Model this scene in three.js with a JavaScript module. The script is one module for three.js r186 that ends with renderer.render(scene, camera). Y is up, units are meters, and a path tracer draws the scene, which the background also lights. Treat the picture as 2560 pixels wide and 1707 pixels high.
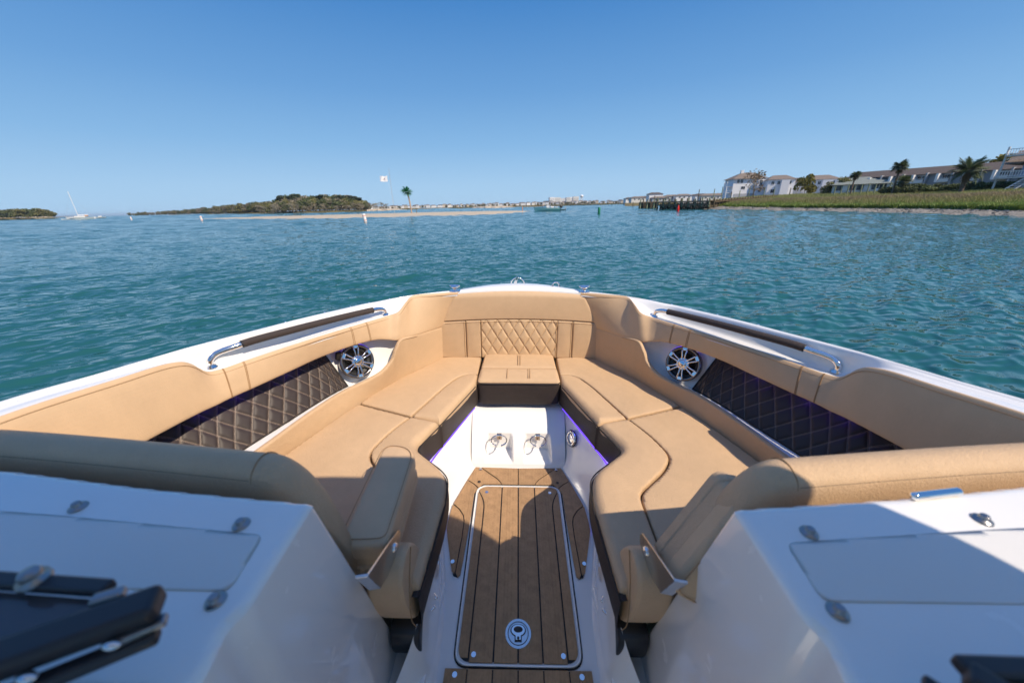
import * as THREE from 'three';
import { mergeGeometries, mergeVertices, toCreasedNormals } from 'three/addons/utils/BufferGeometryUtils.js';
import { RoundedBoxGeometry } from 'three/addons/geometries/RoundedBoxGeometry.js';
import { MarchingCubes } from 'three/addons/objects/MarchingCubes.js';

// ------------------------------------------------------------------ camera, sky, sun, exposure
const R = THREE.MathUtils.degToRad;
const scene = new THREE.Scene();
const renderer = new THREE.WebGLRenderer({ antialias: true });
renderer.toneMapping = THREE.LinearToneMapping;
renderer.toneMappingExposure = 1.48;
renderer.shadowMap.enabled = true;

// the boat floats bow-up by 4 degrees and heels 1.4 degrees to starboard; boat axes: x starboard, y up, -z forward, floor at y = 0
const BOAT_Q = new THREE.Quaternion().setFromEuler(new THREE.Euler(R(4.0), 0, R(-1.4), 'XYZ'));
const EYE_BOAT = new THREE.Vector3(-0.012, 1.70, 0), EYE_HEIGHT = 2.1;
const BOAT_O = new THREE.Vector3(0, EYE_HEIGHT, 0).sub(EYE_BOAT.clone().applyQuaternion(BOAT_Q));
const toWorld = (v) => v.clone().applyQuaternion(BOAT_Q).add(BOAT_O);

const camera = new THREE.PerspectiveCamera(2 * THREE.MathUtils.radToDeg(Math.atan(853.5 / 890)), 1024 / 682, 0.05, 20000);
camera.position.set(0, EYE_HEIGHT, 0);
camera.quaternion.copy(BOAT_Q).multiply(new THREE.Quaternion().setFromEuler(new THREE.Euler(R(-24.9), R(0.93), 0, 'YXZ')));
camera.focus = 3.2; camera.userData.fStop = 1.8;

// clear sky: pale at the horizon, deep blue higher up, whiter again overhead, the same at every bearing
{
  const w = 64, h = 512, d = new Float32Array(w * h * 4);
  const stops = [[-90, .06, .12, .16], [-4, .12, .22, .28], [-0.5, .285, .435, .590], [0, .288, .438, .592], [3, .258, .412, .580], [8, .168, .328, .535], [14, .104, .248, .476], [23, .046, .166, .400], [35, .056, .160, .410], [50, .088, .185, .435], [90, .110, .205, .450]];  // top stops, out of view, whitened and brightened to fill the shade aboard
  for (let j = 0; j < h; j++) {
    const e = (j + .5) / h * 180 - 90;
    let k = 0; while (k < stops.length - 2 && e > stops[k + 1][0]) k++;
    const a = stops[k], b = stops[k + 1], t = Math.min(1, Math.max(0, (e - a[0]) / (b[0] - a[0])));
    for (let i = 0; i < w; i++) { const o = (j * w + i) * 4; for (let c = 0; c < 3; c++) d[o + c] = a[c + 1] + (b[c + 1] - a[c + 1]) * t; d[o + 3] = 1; }
  }
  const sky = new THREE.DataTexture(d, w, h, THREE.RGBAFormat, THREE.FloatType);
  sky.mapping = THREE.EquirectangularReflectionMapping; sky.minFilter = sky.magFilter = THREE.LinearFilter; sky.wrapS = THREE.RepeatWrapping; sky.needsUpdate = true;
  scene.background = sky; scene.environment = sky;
}
const SUN_DIR = new THREE.Vector3(0.67, 1.0, 0.50).normalize().applyQuaternion(BOAT_Q);   // high, over the starboard quarter
const sun = new THREE.DirectionalLight(0xffeed6, 3.7);
sun.position.copy(SUN_DIR).multiplyScalar(60); sun.castShadow = true; sun.shadow.mapSize.set(4096, 4096);
Object.assign(sun.shadow.camera, { left: -12, right: 12, top: 12, bottom: -12, near: 1, far: 150 });
scene.add(sun, sun.target);

// ------------------------------------------------------------------ helpers
function rng(seed) { let s = seed >>> 0; return () => { s = (s + 0x6D2B79F5) | 0; let t = Math.imul(s ^ (s >>> 15), 1 | s); t = (t + Math.imul(t ^ (t >>> 7), 61 | t)) ^ t; return ((t ^ (t >>> 14)) >>> 0) / 4294967296; }; }
const lerp = (a, b, t) => a + (b - a) * t, clamp = (x, a, b) => Math.min(b, Math.max(a, x)), smooth = (a, b, x) => { const t = clamp((x - a) / (b - a), 0, 1); return t * t * (3 - 2 * t); };
const V = (x, y, zf) => new THREE.Vector3(x, y, -zf);            // boat point; zf = metres forward of the eye
// tileable value noise
function noiseTile(size, cells, seed) {
  const r = rng(seed), g = Float32Array.from({ length: cells * cells }, r), out = new Float32Array(size * size);
  for (let j = 0; j < size; j++) for (let i = 0; i < size; i++) {
    const x = i / size * cells, y = j / size * cells, x0 = x | 0, y0 = y | 0, fx = x - x0, fy = y - y0, sx = fx * fx * (3 - 2 * fx), sy = fy * fy * (3 - 2 * fy);
    const a = g[y0 % cells * cells + x0 % cells], b = g[y0 % cells * cells + (x0 + 1) % cells], c = g[(y0 + 1) % cells * cells + x0 % cells], d = g[(y0 + 1) % cells * cells + (x0 + 1) % cells];
    out[j * size + i] = lerp(lerp(a, b, sx), lerp(c, d, sx), sy);
  }
  return out;
}
function texture(size, fn, { srgb = false, metres = 1, aspect = 1 } = {}) {
  const d = new Uint8Array(size * size * 4);
  for (let j = 0; j < size; j++) for (let i = 0; i < size; i++) { const c = fn(i, j, j * size + i), o = (j * size + i) * 4; for (let k = 0; k < 3; k++) d[o + k] = clamp(Array.isArray(c) ? c[k] : c, 0, 1) * 255; d[o + 3] = 255; }
  const t = new THREE.DataTexture(d, size, size); t.wrapS = t.wrapT = THREE.RepeatWrapping; t.magFilter = THREE.LinearFilter; t.minFilter = THREE.LinearMipmapLinearFilter; t.generateMipmaps = true;
  if (srgb) t.colorSpace = THREE.SRGBColorSpace; t.repeat.set(1 / metres, 1 / metres * aspect); t.needsUpdate = true; return t;
}
const lin = (r, g, b) => new THREE.Color().setRGB(r, g, b);
const std = (o) => new THREE.MeshStandardMaterial({ side: THREE.DoubleSide, ...o });
const phys = (o) => new THREE.MeshPhysicalMaterial({ side: THREE.DoubleSide, ...o });

const ORD = ['first', 'second', 'third', 'fourth', 'fifth', 'sixth', 'seventh', 'eighth', 'ninth', 'tenth', 'eleventh', 'twelfth', 'thirteenth', 'fourteenth', 'fifteenth', 'sixteenth', 'seventeenth', 'eighteenth', 'nineteenth', 'twentieth', 'twenty-first', 'twenty-second', 'twenty-third', 'twenty-fourth', 'twenty-fifth', 'twenty-sixth'];
const used = {};
function numbered(n) { used[n] = (used[n] ?? -1) + 1; return used[n] ? `${n}_${String(used[n]).padStart(3, '0')}` : n; }
function mesh(name, geo, mat, parent, off) {
  const m = new THREE.Mesh(geo, mat); m.name = name; m.castShadow = m.receiveShadow = true;
  if (off) m.position.copy(off);
  parent.add(m); return m;
}
function tag(o, label, category, group, kind) { if (label) o.userData.label = label; if (category) o.userData.category = category; if (group) o.userData.group = group; if (kind) o.userData.kind = kind; return o; }
function thing(name, label, category, pos, turn = 0, group) { const g = new THREE.Group(); g.name = numbered(name); g.position.copy(pos); g.rotation.y = turn; scene.add(g); return tag(g, label, category, group); }
// a thing aboard: its children are modelled in boat axes, its own origin is its base
function aboard(name, label, category, base, group) {
  const g = new THREE.Group(); g.name = numbered(name); g.quaternion.copy(BOAT_Q); g.position.copy(toWorld(base)); g.userData.base = undefined; delete g.userData.base; g.off = base.clone().negate(); scene.add(g);
  return tag(g, label, category, group);
}
const part = (g, name, geo, mat) => mesh(name, geo, mat, g, g.off);           // a part in boat axes
const structure = (name, geo, mat) => { const m = mesh(numbered(name), geo, mat, scene); m.userData.kind = 'structure'; return m; };

// surface from f(u, v), u and v in 0..1, uv in metres
function grid(nu, nv, f, uvf) {
  const pos = [], uv = [], idx = [], P = [];
  for (let i = 0; i <= nu; i++) for (let j = 0; j <= nv; j++) P.push(f(i / nu, j / nv));
  const W = nv + 1, at = (i, j) => P[i * W + j];
  const su = [0], sv = [0], mj = nv >> 1, mi = nu >> 1;
  for (let i = 1; i <= nu; i++) su.push(su[i - 1] + at(i, mj).distanceTo(at(i - 1, mj)));
  for (let j = 1; j <= nv; j++) sv.push(sv[j - 1] + at(mi, j).distanceTo(at(mi, j - 1)));
  for (let i = 0; i <= nu; i++) for (let j = 0; j <= nv; j++) { const p = at(i, j); pos.push(p.x, p.y, p.z); const q = uvf ? uvf(i / nu, j / nv, p) : [su[i], sv[j]]; uv.push(q[0], q[1]); }
  for (let i = 0; i < nu; i++) for (let j = 0; j < nv; j++) { const a = i * W + j, b = a + 1, c = a + W, d = c + 1; idx.push(a, c, b, b, c, d); }
  const g = new THREE.BufferGeometry(); g.setAttribute('position', new THREE.Float32BufferAttribute(pos, 3)); g.setAttribute('uv', new THREE.Float32BufferAttribute(uv, 2)); g.setIndex(idx); g.computeVertexNormals(); return g;
}
// mirror a geometry to the port side
function mirror(geo) {
  const g = geo.clone(), p = g.attributes.position, n = g.attributes.normal;
  for (let i = 0; i < p.count; i++) { p.setX(i, -p.getX(i)); if (n) n.setX(i, -n.getX(i)); }
  if (g.index) { const a = g.index.array; for (let i = 0; i < a.length; i += 3) { const t = a[i]; a[i] = a[i + 1]; a[i + 1] = t; } }
  else for (const k of Object.keys(g.attributes)) { const at = g.attributes[k], s = at.itemSize, a = at.array; for (let i = 0; i < at.count; i += 3) for (let c = 0; c < s; c++) { const t = a[i * s + c]; a[i * s + c] = a[(i + 1) * s + c]; a[(i + 1) * s + c] = t; } }
  return g;
}
const side = (geo, s) => s > 0 ? geo : mirror(geo);
const cr = (pts) => new THREE.CatmullRomCurve3(pts, false, 'centripetal');
const tube = (pts, r, seg = 24, rs = 8, closed = false) => new THREE.TubeGeometry(pts instanceof THREE.Curve ? pts : new THREE.CatmullRomCurve3(pts, closed, 'centripetal'), seg, r, rs, closed);
const merge = (list) => mergeGeometries(list.map((g) => { const q = g.index ? g.toNonIndexed() : g.clone(); for (const k of Object.keys(q.attributes)) if (!['position', 'normal', 'uv'].includes(k)) q.deleteAttribute(k); return q; }));
// polygon with rounded corners: [x, zf, cornerRadius, edgeRadius]
function roundPoly(pts, seg = 6) {
  const out = [], n = pts.length;
  for (let i = 0; i < n; i++) {
    const a = pts[(i + n - 1) % n], b = pts[i], c = pts[(i + 1) % n], er = b[3];
    const la = Math.hypot(a[0] - b[0], a[1] - b[1]), lc = Math.hypot(c[0] - b[0], c[1] - b[1]), r = Math.min(b[2] ?? 0, la * .49, lc * .49);
    if (r < 1e-4) { out.push([b[0], b[1], er]); continue; }
    const p = [lerp(b[0], a[0], r / la), lerp(b[1], a[1], r / la)], q = [lerp(b[0], c[0], r / lc), lerp(b[1], c[1], r / lc)];
    for (let k = 0; k <= seg; k++) { const t = k / seg, s = 1 - t; out.push([s * s * p[0] + 2 * s * t * b[0] + t * t * q[0], s * s * p[1] + 2 * s * t * b[1] + t * t * q[1], er]); }
  }
  return out;
}
// upholstered pad: outline in plan ([x, zf, edgeRadius]), crowned top, rounded edges, skirt down to y0
function pad(outline, y0, y1, { r = .02, crown = .006, reach = .12, cell = .012, wob = .0024, seed = 1, sx = 0, sz = 0 } = {}) {
  const n = outline.length, pos = [], nor = [], uv = [], idx = [];
  let x0 = 1e9, x1 = -1e9, z0 = 1e9, z1 = -1e9; for (const p of outline) { x0 = Math.min(x0, p[0]); x1 = Math.max(x1, p[0]); z0 = Math.min(z0, p[1]); z1 = Math.max(z1, p[1]); }
  const inside = (x, z) => { let c = false; for (let i = 0, j = n - 1; i < n; j = i++) { const a = outline[i], b = outline[j]; if ((a[1] > z) !== (b[1] > z) && x < (b[0] - a[0]) * (z - a[1]) / (b[1] - a[1]) + a[0]) c = !c; } return c; };
  const near = (x, z) => { let best = 1e9, q = null; for (let i = 0; i < n; i++) { const a = outline[i], b = outline[(i + 1) % n], dx = b[0] - a[0], dz = b[1] - a[1], t = clamp(((x - a[0]) * dx + (z - a[1]) * dz) / (dx * dx + dz * dz + 1e-12), 0, 1), qx = a[0] + dx * t, qz = a[1] + dz * t, d = (x - qx) ** 2 + (z - qz) ** 2; if (d < best) { best = d; q = [qx, qz, lerp(a[2] ?? r, b[2] ?? r, t), dx, dz]; } } return [Math.sqrt(best), q]; };
  const nx = Math.ceil((x1 - x0) / cell) + 2, nz = Math.ceil((z1 - z0) / cell) + 2, ids = new Int32Array((nx + 1) * (nz + 1)), ins = new Uint8Array((nx + 1) * (nz + 1)), ph = seed * 1.7;
  let area = 0; for (let i = 0; i < n; i++) { const a = outline[i], b = outline[(i + 1) % n]; area += a[0] * b[1] - b[0] * a[1]; }
  const sgn = area > 0 ? 1 : -1;
  for (let i = 0; i <= nx; i++) for (let j = 0; j <= nz; j++) {
    let x = x0 - cell * .5 + i * cell, z = z0 - cell * .5 + j * cell; const k = i * (nz + 1) + j, isIn = inside(x, z), [d0, q] = near(x, z);
    ins[k] = isIn ? 1 : 0; ids[k] = -1;
    if (!isIn && d0 > cell * 1.5) continue;
    let d = d0, gx, gz; const L = Math.hypot(q[3], q[4]) || 1, inx = -q[4] / L * sgn, inz = q[3] / L * sgn;
    if (!isIn || d0 < cell * .3) { x = q[0]; z = q[1]; d = 0; gx = inx; gz = inz; } else { gx = (x - q[0]) / d; gz = (z - q[1]) / d; }
    const rr = q[2], cr_ = crown * (1 - Math.exp(-d / reach)); let y, s;
    if (d < rr) { y = y1 - rr + Math.sqrt(Math.max(0, rr * rr - (rr - d) ** 2)); s = d < 1e-5 ? 60 : (rr - d) / Math.sqrt(Math.max(1e-9, rr * rr - (rr - d) ** 2)); } else { y = y1; s = 0; }
    const wb = Math.sin(x * 23 + ph + Math.sin(z * 11)) * Math.sin(z * 19 - ph + Math.sin(x * 9)) * wob * smooth(0, .08, d);
    y += cr_ + wb; s += crown / reach * Math.exp(-d / reach);
    const hx = Math.cos(x * 23 + ph + Math.sin(z * 11)) * 23 * wob * .6 * smooth(0, .08, d), l = Math.hypot(s * gx + hx, 1, s * gz);
    ids[k] = pos.length / 3; pos.push(x, y, -z); nor.push((-s * gx - hx) / l, 1 / l, s * gz / l); uv.push(x, z);
  }
  for (let i = 0; i < nx; i++) for (let j = 0; j < nz; j++) {
    const a = i * (nz + 1) + j, b = a + 1, c = a + nz + 1, e = c + 1;
    if (!(ins[a] || ins[b] || ins[c] || ins[e]) || ids[a] < 0 || ids[b] < 0 || ids[c] < 0 || ids[e] < 0) continue;
    idx.push(ids[a], ids[c], ids[b], ids[b], ids[c], ids[e]);
  }
  let run = 0; const base = pos.length / 3;
  for (let i = 0; i <= n; i++) {
    const a = outline[i % n], p = outline[(i + n - 1) % n], q = outline[(i + 1) % n], dx = q[0] - p[0], dz = q[1] - p[1], L = Math.hypot(dx, dz) || 1, ox = dz / L * sgn, oz = -dx / L * sgn;
    if (i) run += Math.hypot(a[0] - p[0], a[1] - p[1]);
    const yt = y1 - (a[2] ?? r);
    pos.push(a[0], yt, -a[1], a[0] + sx * (yt - y0), y0, -(a[1] + sz * (yt - y0))); nor.push(ox, 0, -oz, ox, 0, -oz); uv.push(run, yt, run, y0);
    if (i) { const k = base + i * 2; if (sgn > 0) idx.push(k - 2, k - 1, k, k, k - 1, k + 1); else idx.push(k - 2, k, k - 1, k, k + 1, k - 1); }
  }
  const g = new THREE.BufferGeometry(); g.setAttribute('position', new THREE.Float32BufferAttribute(pos, 3)); g.setAttribute('normal', new THREE.Float32BufferAttribute(nor, 3)); g.setAttribute('uv', new THREE.Float32BufferAttribute(uv, 2)); g.setIndex(idx);
  return g;
}
// flat board from a plan outline with a small chamfer
function board(outline, y0, y1, bev = .002) {
  const s = new THREE.Shape(outline.map((p) => new THREE.Vector2(p[0], p[1])));
  const g = new THREE.ExtrudeGeometry(s, { depth: y1 - y0 - bev, bevelEnabled: bev > 0, bevelThickness: bev, bevelSize: bev, bevelOffset: -bev, bevelSegments: 1, curveSegments: 6 });
  g.rotateX(-Math.PI / 2); g.translate(0, y0, 0); return g;
}
// vertical facing along a plan polyline, slightly bulged; out = which side it bulges to
function facing(line, y0, y1, bulge = .004, out = 1, thick = .02, tuck = false) {
  const c = new THREE.CatmullRomCurve3(line.map((p) => V(p[0], 0, p[1])), false, 'centripetal'), N = 60;
  const prof = [[-thick, y0], [-.003, y0], [0, y0 + .005], [bulge * .8, lerp(y0, y1, .3)], [bulge, lerp(y0, y1, .55)], [bulge * .6, lerp(y0, y1, .85)], [0, y1 - .004], [-.004, y1], [-thick, y1]];
  const sp = new THREE.CatmullRomCurve3(prof.map((p) => new THREE.Vector3(p[0], p[1], 0)), false, 'centripetal');
  return grid(N, 22, (u, v) => { const p = c.getPoint(u), t = c.getTangent(u), o = new THREE.Vector3(-t.z, 0, t.x).multiplyScalar(out), q = sp.getPoint(v), in_ = tuck ? .004 * smooth(1.36, 1.10, -p.z) * clamp((y1 - q.y) / (y1 - y0), 0, 1) : 0; return new THREE.Vector3(p.x + o.x * (q.x - in_), q.y, p.z + o.z * (q.x - in_)); });
}
// ------------------------------------------------------------------ materials
const n8 = noiseTile(512, 8, 11), n32 = noiseTile(512, 32, 12), n96 = noiseTile(512, 96, 13), n160 = noiseTile(512, 160, 14), n250 = noiseTile(512, 250, 15);
// pebbled vinyl with rows of tiny perforations
const vinylBump = texture(512, (i, j, k) => .45 + .5 * (n160[k] - .5) + .35 * (n250[k] - .5) + .25 * (n32[k] - .5), { metres: .22 });
const perfBump = texture(512, (i, j, k) => { const c = 16, x = i % c - c / 2, y = j % c - c / 2, row = ((j / c) | 0) % 2, xx = ((i + row * 8) % c) - c / 2, d = Math.hypot(xx, y); return .6 + .25 * (n160[k] - .5) - (d < 2.6 ? .45 : 0); }, { metres: .22 });
const vinylTone = texture(512, (i, j, k) => { const t = .955 + .05 * (n8[k] - .5) + .05 * (n32[k] - .5) + .03 * (n160[k] - .5); return [t, t * .997, t * .99]; }, { metres: .9 });
const darkTone = texture(512, (i, j, k) => .8 + .25 * (n160[k] - .5) + .2 * (n250[k] - .5) + .1 * (n8[k] - .5), { metres: .25 });
const TAN = lin(.605, .420, .255);
const gelRough = texture(512, (i, j, k) => { const v = .34 + .3 * (n8[k] - .5) + .35 * Math.max(0, n32[k] - .62) + .12 * (n160[k] - .5); return [0, v, 0]; }, { metres: .7 });
const M = {
  tan: phys({ color: TAN, map: vinylTone, roughness: .5, bumpMap: vinylBump, bumpScale: .0022, specularIntensity: .6 }),
  tanPerf: phys({ color: TAN, map: vinylTone, roughness: .52, bumpMap: perfBump, bumpScale: .0006, specularIntensity: .6 }),
  tanThread: std({ color: lin(.34, .2, .095), roughness: .75 }),
  dark: phys({ color: lin(.052, .040, .036), map: darkTone, roughness: .55, bumpMap: vinylBump, bumpScale: .001, specularIntensity: .6 }),
  darkThread: std({ color: lin(.02, .017, .017), roughness: .8 }),
  gel: phys({ color: lin(.79, .782, .765), roughnessMap: gelRough, roughness: .5, clearcoat: .8, clearcoatRoughness: .05 }),
  gelMatte: phys({ color: lin(.80, .79, .765), roughness: .38, clearcoat: .35, clearcoatRoughness: .12 }),
  chrome: std({ color: lin(.80, .80, .80), metalness: 1, roughness: .07 }),
  steel: std({ color: lin(.62, .62, .62), metalness: 1, roughness: .22 }),
  stud: std({ color: lin(.30, .30, .31), metalness: 1, roughness: .3 }),
  blackPlastic: std({ color: lin(.012, .012, .013), roughness: .45 }),
  rubber: std({ color: lin(.018, .017, .017), roughness: .8 }),
  frame: phys({ color: lin(.010, .011, .016), roughness: .5, clearcoat: .25, clearcoatRoughness: .4 }),
  smokedChrome: std({ color: lin(.20, .19, .19), metalness: .9, roughness: .22 }),
  smoke: phys({ color: lin(.10, .11, .13), roughness: .08, transmission: .35, thickness: 0 }),
};
const grip = std({ color: lin(.050, .036, .032), roughness: .72, bumpMap: vinylBump, bumpScale: .0012 });
// foam teak: fine fore-and-aft grain
const grainN = noiseTile(512, 128, 21);
const teakRow = (() => { const r = rng(77), a = new Float32Array(512); for (let i = 0; i < 512; i++) a[i] = r(); return a; })();
const teakTone = texture(512, (i, j, k) => { const s = .62 * teakRow[i] + .38 * n250[(((j >> 4) * 512) + i) % 262144]; const t = .82 + .34 * (s - .5) + .20 * (n8[k] - .5) + .14 * (n32[k] - .5); return [t, t * .985, t * .96]; }, { metres: .22 });
const teakBump = texture(512, (i, j) => (i % 8 < 2 ? .1 : .75) + .25 * (teakRow[i] - .5), { metres: .22 });
M.teak = [0, 1, 2].map((k) => std({ color: lin(.43 + .025 * k, .265 + .014 * k, .138 + .006 * k), map: teakTone, roughness: .72, bumpMap: teakBump, bumpScale: .0008 }));
M.caulk = std({ color: lin(.010, .009, .009), roughness: .6 });
const nonskidBump = texture(256, (i, j) => { const c = 8, x = i % c - 4, y = j % c - 4; return Math.hypot(x, y) < 2.6 ? .9 : .15; }, { metres: .12 });
M.nonskid = phys({ color: lin(.78, .772, .755), roughness: .45, bumpMap: nonskidBump, bumpScale: .0014 });
// double stitched diamonds: one period per tile
function quiltTone(bg, thread, w) {
  const S = 256;
  return texture(S, (i, j) => {
    const u = i / S, v = j / S; let best = 1, ph = 0;
    for (const sg of [1, -1]) { let d = (u + sg * v) % 1; if (d < 0) d += 1; d = d > .5 ? d - 1 : d; for (const o of [-.032, .032]) { const e = Math.abs(d - o); if (e < best) { best = e; ph = v; } } }
    const on = best < w && ((ph * 18) % 1) < .72; return on ? thread : bg;
  }, { srgb: true, metres: 1 });
}
M.quiltDark = phys({ color: 0xffffff, map: quiltTone([.235, .205, .198], [.56, .49, .43], .013), roughness: .5, specularIntensity: .6 });
M.quiltTan = phys({ color: 0xffffff, map: quiltTone([.785, .668, .528], [.63, .50, .37], .012), roughness: .5, specularIntensity: .6 });
M.violet = std({ color: lin(.02, .01, .05), emissive: lin(.16, .06, 1), emissiveIntensity: 1.2 });
// ------------------------------------------------------------------ the boat
const ORIGIN = V(0, 0, 0);
const boat = aboard('bowrider_boat', 'white open bow motorboat with tan upholstery, seen from its helm', 'boat', ORIGIN);
const bp = (name, geo, mat, parent = boat) => { const m = mesh(name, geo, mat, parent); return m; };   // boat origin is the boat axes' origin

// matched stations along the starboard side, bow to stern: coaming top, coaming foot, gunwale edge
const ST = [
  [[.430, .958, 2.400], [.490, .705, 2.430], [.455, .966, 2.435]],
  [[.475, .960, 2.385], [.535, .715, 2.390], [.492, .967, 2.418]],
  [[.600, .965, 2.335], [.620, .730, 2.270], [.625, .971, 2.352]],
  [[.715, .967, 2.278], [.700, .745, 2.150], [.742, .973, 2.286]],
  [[.742, .945, 2.195], [.745, .752, 2.095], [.840, .970, 2.235]],
  [[.772, .908, 2.130], [.785, .757, 2.048], [.930, .967, 2.175]],
  [[.830, .893, 2.098], [.822, .768, 2.032], [1.000, .967, 2.125]],
  [[.900, .890, 2.025], [.885, .785, 1.995], [1.065, .969, 2.052]],
  [[.990, .889, 1.925], [.976, .795, 1.900], [1.148, .974, 1.950]],
  [[1.100, .889, 1.790], [1.108, .789, 1.755], [1.245, .982, 1.812]],
  [[1.222, .889, 1.628], [1.200, .785, 1.590], [1.345, .990, 1.655]],
  [[1.308, .890, 1.500], [1.275, .785, 1.440], [1.415, 1.000, 1.530]],
  [[1.362, .893, 1.405], [1.315, .790, 1.345], [1.463, 1.008, 1.435]],
  [[1.390, .903, 1.362], [1.328, .790, 1.315], [1.478, 1.012, 1.397]],
  [[1.402, .930, 1.343], [1.337, .790, 1.290], [1.490, 1.015, 1.364]],
  [[1.409, .961, 1.325], [1.348, .792, 1.260], [1.503, 1.018, 1.327]],
  [[1.419, .985, 1.300], [1.357, .795, 1.230], [1.520, 1.021, 1.285]],
  [[1.440, 1.000, 1.255], [1.372, .797, 1.180], [1.540, 1.025, 1.235]],
  [[1.490, 1.015, 1.105], [1.405, .800, 1.060], [1.583, 1.032, 1.130]],
  [[1.570, 1.035, .865], [1.460, .800, .860], [1.680, 1.045, .920]],
  [[1.650, 1.050, .400], [1.540, .800, .400], [1.770, 1.058, .400]],
];
// the coaming and gunwale stand a little higher abaft the speakers
const lift = (p, d) => { const k = (1.70 - p[1] - d) / (1.70 - p[1]); return [p[0] * k, p[1] + d, p[2] * k]; };
ST.forEach((s_, i) => { const w = smooth(5.5, 10, i); s_[0] = lift(s_[0], .034 * w); s_[1] = lift(s_[1], .025 * w); s_[2] = lift(s_[2], .030 * w); });
const E = cr(ST.map((s) => V(...s[0]))), D = cr(ST.map((s) => V(...s[1]))), F = cr(ST.map((s) => V(...s[2])));
const inward = (c, t) => { const q = c.getTangent(t); return new THREE.Vector3(q.z, 0, -q.x).multiplyScalar(1).normalize(); };
const inw = (t) => { const n = inward(F, t); return n.x > 0 || (Math.abs(n.x) < 1e-3 && n.z < 0) ? n.negate() : n; };
const stripe = (N, K, prof) => grid(N, K, (u, v) => { const pts = prof(u); return new THREE.CatmullRomCurve3(pts, false, 'centripetal').getPoint(v); });
const off = (p, n, d, dy = 0) => p.clone().addScaledVector(n, d).add(new THREE.Vector3(0, dy, 0));

// coaming pads
const coamProf = (t) => { const e = E.getPoint(t), d = D.getPoint(t), n = inw(t), L = (k) => e.clone().lerp(d, k); return [off(e, n, -.035, -.03), off(e, n, -.014, .001), off(e, n, -.004, .005), off(L(.05), n, .004), off(L(.3), n, .008), off(L(.6), n, .009), off(L(.92), n, .008), off(d, n, .004, -.004), off(d, n, -.006, -.008), off(d, n, -.05, -.002)]; };
const coamGeo = stripe(360, 30, coamProf);
const coamSeam = (t, dt) => { const pts = []; for (let k = 0; k <= 14; k++) { const c = new THREE.CatmullRomCurve3(coamProf(t + dt), false, 'centripetal'); const p = c.getPoint(.2 + .62 * k / 14); pts.push(off(p, inw(t), .0006)); } return tube(pts, .0016, 26, 5); };
// white gunwale moulding: recess under the hand rail, rim, outer edge
const gunGeo = stripe(360, 34, (t) => {
  const e = E.getPoint(t), f = F.getPoint(t), n = inw(t), L = (k, y) => { const p = e.clone().lerp(f, k); p.y = y; return p; }, dep = f.y - e.y;
  return [off(e, n, .006, -.02), off(e, n, -.004, -.003), L(.3, e.y + .002), L(.52, e.y + dep * .08), L(.68, e.y + dep * .55), L(.78, f.y - .006), L(.86, f.y), L(.95, f.y), off(f, n, -.004, -.004), off(f, n, -.012, -.022), off(f, n, -.006, -.05)];
});
// lower side upholstery: seat line to niche edge
const BS = [[[.500, 2.412], [.492, .700, 2.432]], [[.550, 2.352], [.535, .706, 2.392]], [[.660, 2.205], [.620, .722, 2.272]], [[.740, 2.110], [.700, .737, 2.152]], [[.785, 2.045], [.772, .746, 2.060]], [[.812, 2.003], [.800, .700, 2.015]], [[.835, 1.962], [.818, .648, 1.985]], [[.868, 1.905], [.858, .606, 1.920]], [[.908, 1.830], [.918, .587, 1.845]], [[.985, 1.680], [1.022, .580, 1.715]], [[1.065, 1.500], [1.102, .580, 1.518]], [[1.140, 1.310], [1.165, .580, 1.310]], [[1.200, 1.100], [1.225, .580, 1.100]], [[1.265, .700], [1.300, .580, .700]]];
const BA = cr(BS.map((s) => V(s[0][0], .44, s[0][1]))), BU = cr(BS.map((s) => V(...s[1])));
const inB = (t) => { const q = BA.getTangent(t), n = new THREE.Vector3(q.z, 0, -q.x).normalize(); return n.x > 0 ? n.negate() : n; };
const bolGeo = stripe(260, 26, (t) => { const a = BA.getPoint(t), b = BU.getPoint(t), n = inB(t), L = (k) => a.clone().lerp(b, k), w = smooth(.2, .36, t); return [off(a, n, .004), off(L(.3), n, lerp(.006, .012, w)), off(L(.6), n, lerp(.007, .02, w)), off(L(.9), n, lerp(.007, .026, w), -.006), off(b, n, lerp(.004, .026, w), .001), off(b, n, lerp(-.004, .018, w), .006), off(b, n, lerp(-.016, .005, w), .005), off(b, n, lerp(-.024, 0, w), -.02)]; });
// shelf behind the side upholstery
const PB0 = [[1.020, .570, 1.785], [1.060, .570, 1.720], [1.120, .570, 1.590], [1.188, .570, 1.420], [1.256, .570, 1.250], [1.312, .570, 1.100], [1.385, .570, .850], [1.420, .570, .600]];
const PB = PB0.map((p) => [p[0] * 1.009, .560, p[2] * 1.009]), PT = PB.map((p, i) => [p[0] + .150 + .012 * i, .870, p[2] + (i ? .060 : .015)]);
const cPB = cr(PB.map((p) => V(...p))), cPT = cr(PT.map((p) => V(...p)));
const shelfIn = cr([[.92, 1.86], [1.0, 1.76], [1.09, 1.58], [1.15, 1.40], [1.20, 1.23], [1.25, 1.07], [1.31, .85], [1.34, .6]].map((p) => V(p[0], .560, p[1])));
const shelfGeo = grid(80, 4, (u, v) => { const a = shelfIn.getPoint(u), b = cPB.getPoint(u); return a.lerp(b, v * 1.15).setY(.560 + .001 * v); });
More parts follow.
